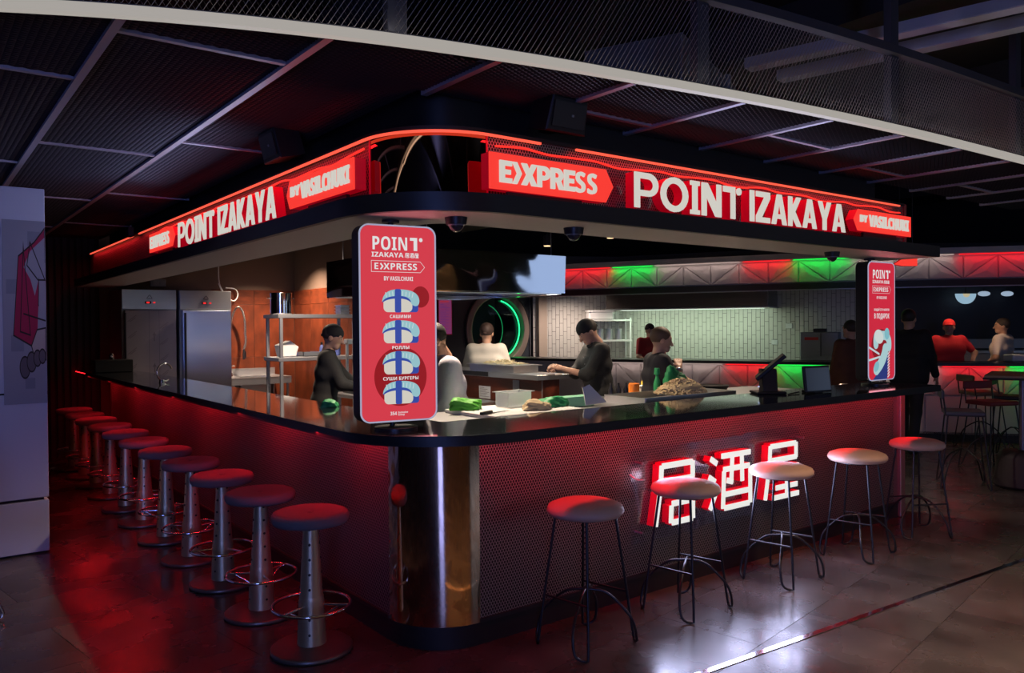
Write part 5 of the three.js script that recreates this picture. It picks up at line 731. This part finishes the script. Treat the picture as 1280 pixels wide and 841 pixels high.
// ---------- people ----------
function sdfMesh(prims, cell, k = .03) { // capsules [a, b, ra, rb] and ellipsoids {c, s}; smooth union; surface nets
  let lo = [1e9, 1e9, 1e9], hi = [-1e9, -1e9, -1e9];
  const P = prims.map(p => { const q = { ...p }; if (p.c) { q.lo = p.c.map((v, i) => v - p.s[i]); q.hi = p.c.map((v, i) => v + p.s[i]); } else { const r = Math.max(p.ra, p.rb); q.lo = p.a.map((v, i) => Math.min(v, p.b[i]) - r); q.hi = p.a.map((v, i) => Math.max(v, p.b[i]) + r); } if (!p.sub) for (let i = 0; i < 3; i++) { lo[i] = Math.min(lo[i], q.lo[i]); hi[i] = Math.max(hi[i], q.hi[i]); } return q; });
  lo = lo.map(v => v - 3 * cell); hi = hi.map(v => v + 3 * cell); const N = hi.map((v, i) => Math.ceil((v - lo[i]) / cell) + 1), F = new Float32Array(N[0] * N[1] * N[2]).fill(.15), sx = 1, sy = N[0], sz = N[0] * N[1];
  for (const p of P) {
    const kk = p.k ?? k, m = kk + 2 * cell, a = p.lo.map((v, i) => Math.max(0, Math.floor((v - m - lo[i]) / cell))), b = p.hi.map((v, i) => Math.min(N[i] - 1, Math.ceil((v + m - lo[i]) / cell)));
    for (let z = a[2]; z <= b[2]; z++) for (let y = a[1]; y <= b[1]; y++) for (let x = a[0]; x <= b[0]; x++) {
      const X = lo[0] + x * cell, Y = lo[1] + y * cell, Z = lo[2] + z * cell; let d;
      if (p.c) { const u = (X - p.c[0]) / p.s[0], v = (Y - p.c[1]) / p.s[1], w = (Z - p.c[2]) / p.s[2], l = Math.sqrt(u * u + v * v + w * w), g = Math.sqrt((u / p.s[0]) ** 2 + (v / p.s[1]) ** 2 + (w / p.s[2]) ** 2); d = g > 1e-9 ? l * (l - 1) / g : -Math.min(...p.s); }
      else { const bx_ = p.b[0] - p.a[0], by = p.b[1] - p.a[1], bz = p.b[2] - p.a[2], L = bx_ * bx_ + by * by + bz * bz || 1e-9; let t = ((X - p.a[0]) * bx_ + (Y - p.a[1]) * by + (Z - p.a[2]) * bz) / L; t = t < 0 ? 0 : t > 1 ? 1 : t; d = Math.hypot(X - p.a[0] - t * bx_, Y - p.a[1] - t * by, Z - p.a[2] - t * bz) - (p.ra + (p.rb - p.ra) * t); }
      const i = x + y * sy + z * sz, f = F[i]; if (p.sub) { F[i] = Math.max(f, -d); continue; } const h = Math.max(kk - Math.abs(f - d), 0) / kk; F[i] = Math.min(f, d) - h * h * kk * .25;
    }
  }
  const id = new Int32Array(F.length).fill(-1), pos = [], idx = [], C = [0, 1, sy, sy + 1, sz, sz + 1, sz + sy, sz + sy + 1], E = [[0, 1], [2, 3], [4, 5], [6, 7], [0, 2], [1, 3], [4, 6], [5, 7], [0, 4], [1, 5], [2, 6], [3, 7]];
  for (let z = 0; z < N[2] - 1; z++) for (let y = 0; y < N[1] - 1; y++) for (let x = 0; x < N[0] - 1; x++) {
    const o = x + y * sy + z * sz; let m = 0; for (let c = 0; c < 8; c++) if (F[o + C[c]] < 0) m++; if (!m || m === 8) continue;
    let n = 0, q = [0, 0, 0]; for (const [a, b] of E) { const fa = F[o + C[a]], fb = F[o + C[b]]; if ((fa < 0) === (fb < 0)) continue; const t = fa / (fa - fb); for (let i = 0; i < 3; i++) { const ba = a >> i & 1, bb = b >> i & 1; q[i] += ba + (bb - ba) * t; } n++; }
    id[o] = pos.length / 3; pos.push(lo[0] + (x + q[0] / n) * cell, lo[1] + (y + q[1] / n) * cell, lo[2] + (z + q[2] / n) * cell);
  }
  for (let z = 1; z < N[2] - 1; z++) for (let y = 1; y < N[1] - 1; y++) for (let x = 1; x < N[0] - 1; x++) {
    const o = x + y * sy + z * sz, f = F[o] < 0; for (const [s, a, b] of [[sx, sy, sz], [sy, sz, sx], [sz, sx, sy]]) { if ((F[o + s] < 0) === f) continue; const v = [id[o], id[o - a], id[o - a - b], id[o - b]]; if (v.some(q => q < 0)) continue; if (f) idx.push(v[0], v[1], v[2], v[0], v[2], v[3]); else idx.push(v[0], v[2], v[1], v[0], v[3], v[2]); }
  }
  const g = new THREE.BufferGeometry(); g.setAttribute('position', new THREE.Float32BufferAttribute(pos, 3)); g.setIndex(idx); g.computeVertexNormals(); return g;
}
// head, in its own frame: origin at the top of the neck, facing +z
const headGeo = sdfMesh([{ c: [0, .125, -.012], s: [.075, .095, .095] }, { c: [0, .09, .02], s: [.062, .085, .07] }, { a: [-.02, .02, .055], b: [.02, .02, .055], ra: .028, rb: .028 }, { a: [0, -.05, -.02], b: [0, .05, -.015], ra: .052, rb: .05 },
  { a: [0, .105, .085], b: [0, .072, .105], ra: .009, rb: .014, k: .012 }, { c: [-.074, .09, -.012], s: [.012, .03, .02], k: .008 }, { c: [.074, .09, -.012], s: [.012, .03, .02], k: .008 }, { a: [-.02, .042, .078], b: [.02, .042, .078], ra: .009, rb: .009, k: .012 }, { a: [-.045, .128, .066], b: [.045, .128, .066], ra: .012, rb: .012, k: .02 }, { c: [-.03, .108, .1], s: [.016, .012, .016], sub: true }, { c: [.03, .108, .1], s: [.016, .012, .016], sub: true }], .005, .025);
function tintHead(g, skin) { const p = g.attributes.position, c = new Float32Array(p.count * 3); for (let i = 0; i < p.count; i++) { const x = p.getX(i), y = p.getY(i), z = p.getZ(i); let k = [1, 1, 1]; if (z > .06) { const e = Math.hypot((Math.abs(x) - .031) / .016, (y - .108) / .009), b = Math.abs(x) > .012 && Math.abs(x) < .05 && Math.abs(y - .128) < .006, l = Math.hypot(x / .026, (y - .042) / .009); if (e < .45) k = [.06, .05, .05]; else if (e < 1) k = [1.1, 1.25, 1.4]; else if (b) k = [.2, .17, .16]; else if (l < 1) k = [.9, .55, .55]; } c.set([skin[0] * k[0], skin[1] * k[1], skin[2] * k[2]], i * 3); } g.setAttribute('color', new THREE.BufferAttribute(c, 3)); return g; }
// right-sided hand: wrist at origin, fingers along +y, palm faces +z, thumb on +x
function handGeo(curl, spread) {
  const pr = [{ a: [-.018, .012, 0], b: [-.026, .085, 0], ra: .016, rb: .013 }, { a: [.014, .012, 0], b: [.024, .085, 0], ra: .016, rb: .013 }, { a: [0, .02, .003], b: [0, .08, .002], ra: .017, rb: .014 }, { a: [0, -.02, 0], b: [0, .02, 0], ra: .025, rb: .022 }];
  [[-.03, .068, .8], [-.0105, .078, 1], [.01, .076, .97], [.029, .062, .86]].forEach(([x, L, s], i) => { let p = [x, .084, 0], a = curl * .5; [.44, .32, .24].forEach((f, j) => { const q = [p[0] + (x * spread) * f * .6, p[1] + Math.cos(a) * L * f * 1.15, p[2] + Math.sin(a) * L * f * 1.15]; pr.push({ a: p, b: q, ra: .0095 - j * .0008, rb: .009 - j * .0008, k: .006 }); p = q; a += curl * .75; }); });
  pr.push({ a: [.022, .025, .004], b: [.05, .055, .014], ra: .013, rb: .011, k: .012 }, { a: [.05, .055, .014], b: [.06, .085, .022 + curl * .012], ra: .0105, rb: .009, k: .006 }); return sdfMesh(pr, .005, .012);
}
const HANDS = { rest: handGeo(.5, .2), grip: handGeo(1.15, 0) };
const capGeo = { skull: sdfMesh([{ c: [0, .14, -.012], s: [.086, .094, .104] }, { c: [0, .03, .03], s: [.2, .098, .3], sub: true }], .006, .01), peak: null };
capGeo.peak = sdfMesh([{ c: [0, .145, -.008], s: [.086, .088, .104] }, { c: [0, .03, 0], s: [.2, .1, .3], sub: true }, { c: [0, .142, .11], s: [.07, .012, .075], k: .01 }], .006, .01);
const hairGeo = sdfMesh([{ c: [0, .137, -.02], s: [.083, .093, .1] }, { c: [0, .07, .12], s: [.12, .09, .11], sub: true }, { c: [0, -.03, 0], s: [.2, .09, .2], sub: true }], .006, .01);
const skinTone = [.5, .29, .2];
function person(label, px, dep, turnTo, o) {
  const g0 = ray(px, 420), at = new THREE.Vector3(g0.x * dep, 0, g0.z * dep); if (o.at) at.set(o.at[0], 0, o.at[1]);
  const P = thing('person', label, 'person', [at.x, 0, at.z], turnTo), s = o.H / 1.75, V = (x, y, z) => [x * s, y * s, z * s];
  const ln = o.lean || 0, tor = (x, y, z) => { const h = y - .95; return V(x, .95 + h * Math.cos(ln), z + h * Math.sin(ln)); };
  const sh = [-1, 1].map(e => tor(e * .185, 1.43, -.01)), neck = tor(0, 1.49, .005), skin = o.skin || skinTone, w = o.wide || 1;
  const arms = [-1, 1].map((e, i) => { // i 0: the person's right (-x), 1: left (+x)
    const S = new THREE.Vector3(...sh[i]), T = new THREE.Vector3(...V(...(o.hands[i] || [e * .27, .82, .08]))), L1 = .29 * s, L2 = .26 * s, d = T.clone().sub(S); let D = d.length(); if (D > (L1 + L2) * .995) { d.setLength((L1 + L2) * .995); T.copy(S).add(d); D = d.length(); }
    const a = (L1 * L1 - L2 * L2 + D * D) / (2 * D), h = Math.sqrt(Math.max(0, L1 * L1 - a * a)), u = d.clone().normalize(), pole = new THREE.Vector3(e * (o.out ?? .5), -.8, -.5); pole.addScaledVector(u, -pole.dot(u)).normalize(); const Eb = S.clone().addScaledVector(u, a).addScaledVector(pole, h);
    return { S, Eb, T };
  });
  const A3 = v => [v.x, v.y, v.z], mixv = (a, b, t) => A3(a.clone().lerp(b, t)), st = o.stride || 0;
  const legs = [-1, 1].map(e => ({ h: V(e * .095, .93, 0), k: V(e * .1, .49, .02 + e * st * .5), a: V(e * .105, .09, -.02 + e * st) }));
  const torso = (t) => [{ a: tor(-.1 * w, 1.0, 0), b: tor(.1 * w, 1.0, 0), ra: (.115 + t) * s, rb: (.115 + t) * s }, { a: tor(-.085 * w, 1.13, .005), b: tor(.085 * w, 1.13, .005), ra: (.108 + t) * s, rb: (.108 + t) * s }, { a: tor(-.1 * w, 1.28, .01), b: tor(.1 * w, 1.28, .01), ra: (.118 + t) * s, rb: (.118 + t) * s }, { a: tor(-.13 * w, 1.4, -.01), b: tor(.13 * w, 1.4, -.01), ra: (.078 + t) * s, rb: (.078 + t) * s }, { a: tor(0, 1.42, -.01), b: neck, ra: (.07 + t * .6) * s, rb: (.056 + t * .3) * s }];
  const limbs = (t, cut) => arms.flatMap(q => { const r = [{ a: A3(q.S), b: A3(q.Eb), ra: (.055 + t) * s, rb: (.043 + t) * s }]; const c = Math.max(0, cut * 2 - 1); if (cut < .5) r[0].b = mixv(q.S, q.Eb, cut * 2); else if (c > 0) r.push({ a: A3(q.Eb), b: mixv(q.Eb, q.T, c), ra: (.042 + t) * s, rb: (.042 - .012 * c + t) * s }); return r; });
  const legP = (t) => legs.flatMap(l => [{ a: l.h, b: l.k, ra: (.085 + t) * s, rb: (.056 + t) * s }, { a: l.k, b: l.a, ra: (.054 + t) * s, rb: (.042 + t) * s }]);
  // body: one continuous surface; head and hands come from finer grids
  const body = sdfMesh([...torso(-.016), ...limbs(-.004, 1), ...legP(-.012), ...legs.map(l => ({ a: [l.a[0], .04 * s, l.a[2] - .03 * s], b: [l.a[0], .035 * s, l.a[2] + .15 * s], ra: .036 * s, rb: .03 * s }))], .016, .05);
  const withColor = (g, head) => { if (head) tintHead(g, skin); else { const c = new Float32Array(g.attributes.position.count * 3); for (let i = 0; i < c.length; i += 3) c.set(skin, i); g.setAttribute('color', new THREE.BufferAttribute(c, 3)); } return g; };
  const hm = new THREE.Matrix4().makeTranslation(neck[0], neck[1] + .03 * s, neck[2] + .005).multiply(new THREE.Matrix4().makeRotationFromEuler(new THREE.Euler((o.nod || 0) + ln * .3, o.look || 0, 0, 'YXZ'))).multiply(new THREE.Matrix4().makeScale(s, s, s));
  const parts = [withColor(body), withColor(headGeo.clone(), true).applyMatrix4(hm)];
  arms.forEach((q, i) => { const y = q.T.clone().sub(q.Eb).normalize(), pn = new THREE.Vector3(...(o.palm?.[i] || [i ? -.5 : .5, -.8, .1])); pn.addScaledVector(y, -pn.dot(y)).normalize(); const x = new THREE.Vector3().crossVectors(y, pn), flip = (i ? -1 : 1); const m = new THREE.Matrix4().makeBasis(x.clone().multiplyScalar(flip * s), y.clone().multiplyScalar(s), pn.clone().multiplyScalar(s)).setPosition(q.T); const hg = withColor(HANDS[o.grip || 'rest'].clone()); hg.applyMatrix4(m); if (flip < 0) { const ix = hg.index.array; for (let k = 0; k < ix.length; k += 3) { const t = ix[k]; ix[k] = ix[k + 1]; ix[k + 1] = t; } } hg.computeVertexNormals(); parts.push(hg); });
  for (const g of parts) g.deleteAttribute('uv'); const bg = mergeGeometries(parts.map(g => { const n = g.toNonIndexed(); return n; }));
  mesh('body', bg, std({ vertexColors: true, roughness: .5 }), P);
  const cloth = (c, r = .8) => std({ color: lin(...c), roughness: r });
  mesh('jacket', sdfMesh([...torso(.012).slice(0, 4), { a: tor(0, 1.42, -.01), b: tor(0, 1.47, 0), ra: .085 * s, rb: .06 * s }, { a: tor(-.09 * w, .9, 0), b: tor(.09 * w, .9, 0), ra: .128 * s, rb: .128 * s }, ...limbs(.014, o.sleeve)], .014, .035), cloth(o.top), P);
  if (o.buttons) { const b = []; for (let k = 0; k < 5; k++) { const q = tor(.05, 1.08 + k * .07, .135); b.push(new THREE.SphereGeometry(.007, 8, 6).translate(...q)); } mesh('buttons', b, M.steelSoft, P); }
  if (o.collar) mesh('collar', torus(.062 * s, .014 * s, 0, 0, 0, 24).rotateX(.25).translate(neck[0], neck[1] - .01 * s, neck[2]), cloth(o.top), P);
  mesh('trousers', sdfMesh([...legP(.012), { a: V(-.08, .96, 0), b: V(.08, .96, 0), ra: .118 * s, rb: .118 * s }], .018, .03), cloth(o.legs || [.02, .02, .025]), P);
  for (const l of legs) mesh('shoe', sdfMesh([{ a: [l.a[0], .045 * s, l.a[2] - .04 * s], b: [l.a[0], .04 * s, l.a[2] + .17 * s], ra: .05 * s, rb: .04 * s }, { a: [l.a[0], .04 * s, l.a[2]], b: [l.a[0], .1 * s, l.a[2]], ra: .05 * s, rb: .05 * s }, { c: [l.a[0], -.06, l.a[2]], s: [.3, .062, .5], sub: true }], .014, .02), M.black, P);
  if (o.apron) mesh('apron', sdfMesh([{ a: tor(-.1, .95, .015), b: tor(.1, .95, .015), ra: .128 * s, rb: .128 * s }, { a: V(-.1, .6, .03), b: V(.1, .6, .03), ra: .1 * s, rb: .1 * s }, { a: V(-.1, .8, .02), b: V(.1, .8, .02), ra: .12 * s, rb: .12 * s }], .018, .06), cloth(o.apron), P);
  const hat = (n, g, m) => mesh(n, g.clone().applyMatrix4(hm), m, P);
  if (o.hair) hat('hair', hairGeo, cloth(o.hair, .6)); if (o.cap) hat('cap', capGeo.skull, cloth(o.cap)); if (o.peak) hat('peaked_cap', capGeo.peak, cloth(o.peak));
  if (o.cap) { const kn = new THREE.SphereGeometry(.018, 10, 8).scale(1.4, 1, .8).translate(0, .1, -.108); hat('cap_knot', kn, cloth(o.cap)); }
  if (o.bracelet !== undefined) { const q = arms[o.bracelet], c = q.Eb.clone().lerp(q.T, .85), g = torus(.034 * s, .008, 0, 0, 0, 20).applyQuaternion(new THREE.Quaternion().setFromUnitVectors(new THREE.Vector3(0, 1, 0), q.T.clone().sub(q.Eb).normalize())); mesh('bracelet', g.translate(c.x, c.y, c.z), M.steel, P); }
  return P;
}
// facing angles: 0 faces +z; imgLeft / imgRight turn the chest to the picture's sides
const yawTo = (dx, dz) => Math.atan2(dx, dz), RT = [Math.sin(TURN), Math.cos(TURN)], FW = [Math.cos(TURN), -Math.sin(TURN)], face = (r, f) => yawTo(RT[0] * r + FW[0] * f, RT[1] * r + FW[1] * f);
person('cook in black jacket and dark headband reaching across the table by the rack', 403, 7.4, face(1, .25), { H: 1.69, top: [.012, .0125, .014], sleeve: .72, hands: [[-.2, 1.12, .42], [.1, 1.12, .46]], look: -.2, nod: .25, hair: [.05, .04, .035], cap: [.012, .012, .014], lean: .12, wide: 1.3, apron: [.02, .02, .022] });
person('cook in white chef jacket with rolled sleeves at the cutting board, face behind the totem', 548, 4.95, face(-.8, -.25), { at: [3.12, -4.74], H: 1.70, top: [.62, .63, .72], sleeve: .74, hands: [[-.05, 1.1, .4], [.16, 1.08, .36]], nod: .45, lean: .2, hair: [.02, .018, .016], collar: true, buttons: true, wide: 1.1 });
person('cook in white jacket and dark cap standing with his back turned behind the divider', 598, 9.3, face(.2, 1), { at: [5.42, -7.6], H: 1.70, top: [.42, .41, .38], sleeve: .9, hands: [[-.2, 1.1, .35], [.2, 1.1, .35]], cap: [.06, .035, .03], hair: [.05, .03, .025], lean: .15, wide: 1.15 });
person('cook in black jacket and black skull cap bending over the steel divider top', 735, 7.55, face(-1, -.25), { at: [5.36, -5.6], H: 1.74, top: [.008, .009, .01], sleeve: .58, hands: [[.0, 1.255, .41], [.1, 1.255, .43]], nod: .62, cap: [.012, .012, .014], hair: [.03, .022, .018], collar: true, lean: .1, grip: 'grip', buttons: true });
person('cook in dark T-shirt with a steel bracelet raising a hand to his chin', 818, 7.0, face(1, .1), { H: 1.64, top: [.01, .009, .016], sleeve: .38, hands: [[-.1, 1.36, .2], [.08, 1.15, .5]], out: 1.1, nod: .15, hair: [.12, .07, .04], wide: 1.15, bracelet: 0, lean: .08 });
person('stall worker in red top and dark cap by the tiled corner', 792, 12.6, face(.3, -1), { at: [10.35, -9.55], H: 1.68, top: [.35, .015, .02], sleeve: .4, hands: [[-.2, 1.05, .3], [.2, 1.05, .3]], cap: [.03, .012, .014], wide: 1.1 });
person('man in red T-shirt and red peaked cap with hands on hips behind the back counter', 1186, 11.9, face(-.15, -1), { H: 1.71, top: [.5, .012, .025], sleeve: .36, hands: [[-.3, 1.0, .04], [.3, 1.0, .04]], out: 1.6, look: -.35, peak: [.7, .03, .04], hair: [.03, .02, .015], wide: 1.1 });
person('man in white shirt turning away behind the back counter', 1253, 11.9, face(-.5, .6), { H: 1.72, top: [.55, .5, .48], sleeve: .4, hands: [[-.25, 1.0, .2], [.25, 1.0, .2]], look: .5, hair: [.035, .025, .02], wide: 1.2 });
person('passer-by dressed in black walking past the end of the counter', 1136, 10.2, face(.6, .6), { H: 1.84, top: [.008, .008, .01], sleeve: .95, hands: [[-.26, .85, .2], [.26, .85, -.1]], hair: [.015, .012, .01], stride: .16, wide: 1.1 });
person('person in a dark brown jacket half hidden behind the promotion totem', 1063, 10.1, face(-.3, .8), { H: 1.70, top: [.1, .035, .02], sleeve: .95, hands: [[-.26, .85, .1], [.26, .85, .1]], hair: [.03, .02, .015], wide: 1.15 });
renderer.render(scene, camera);
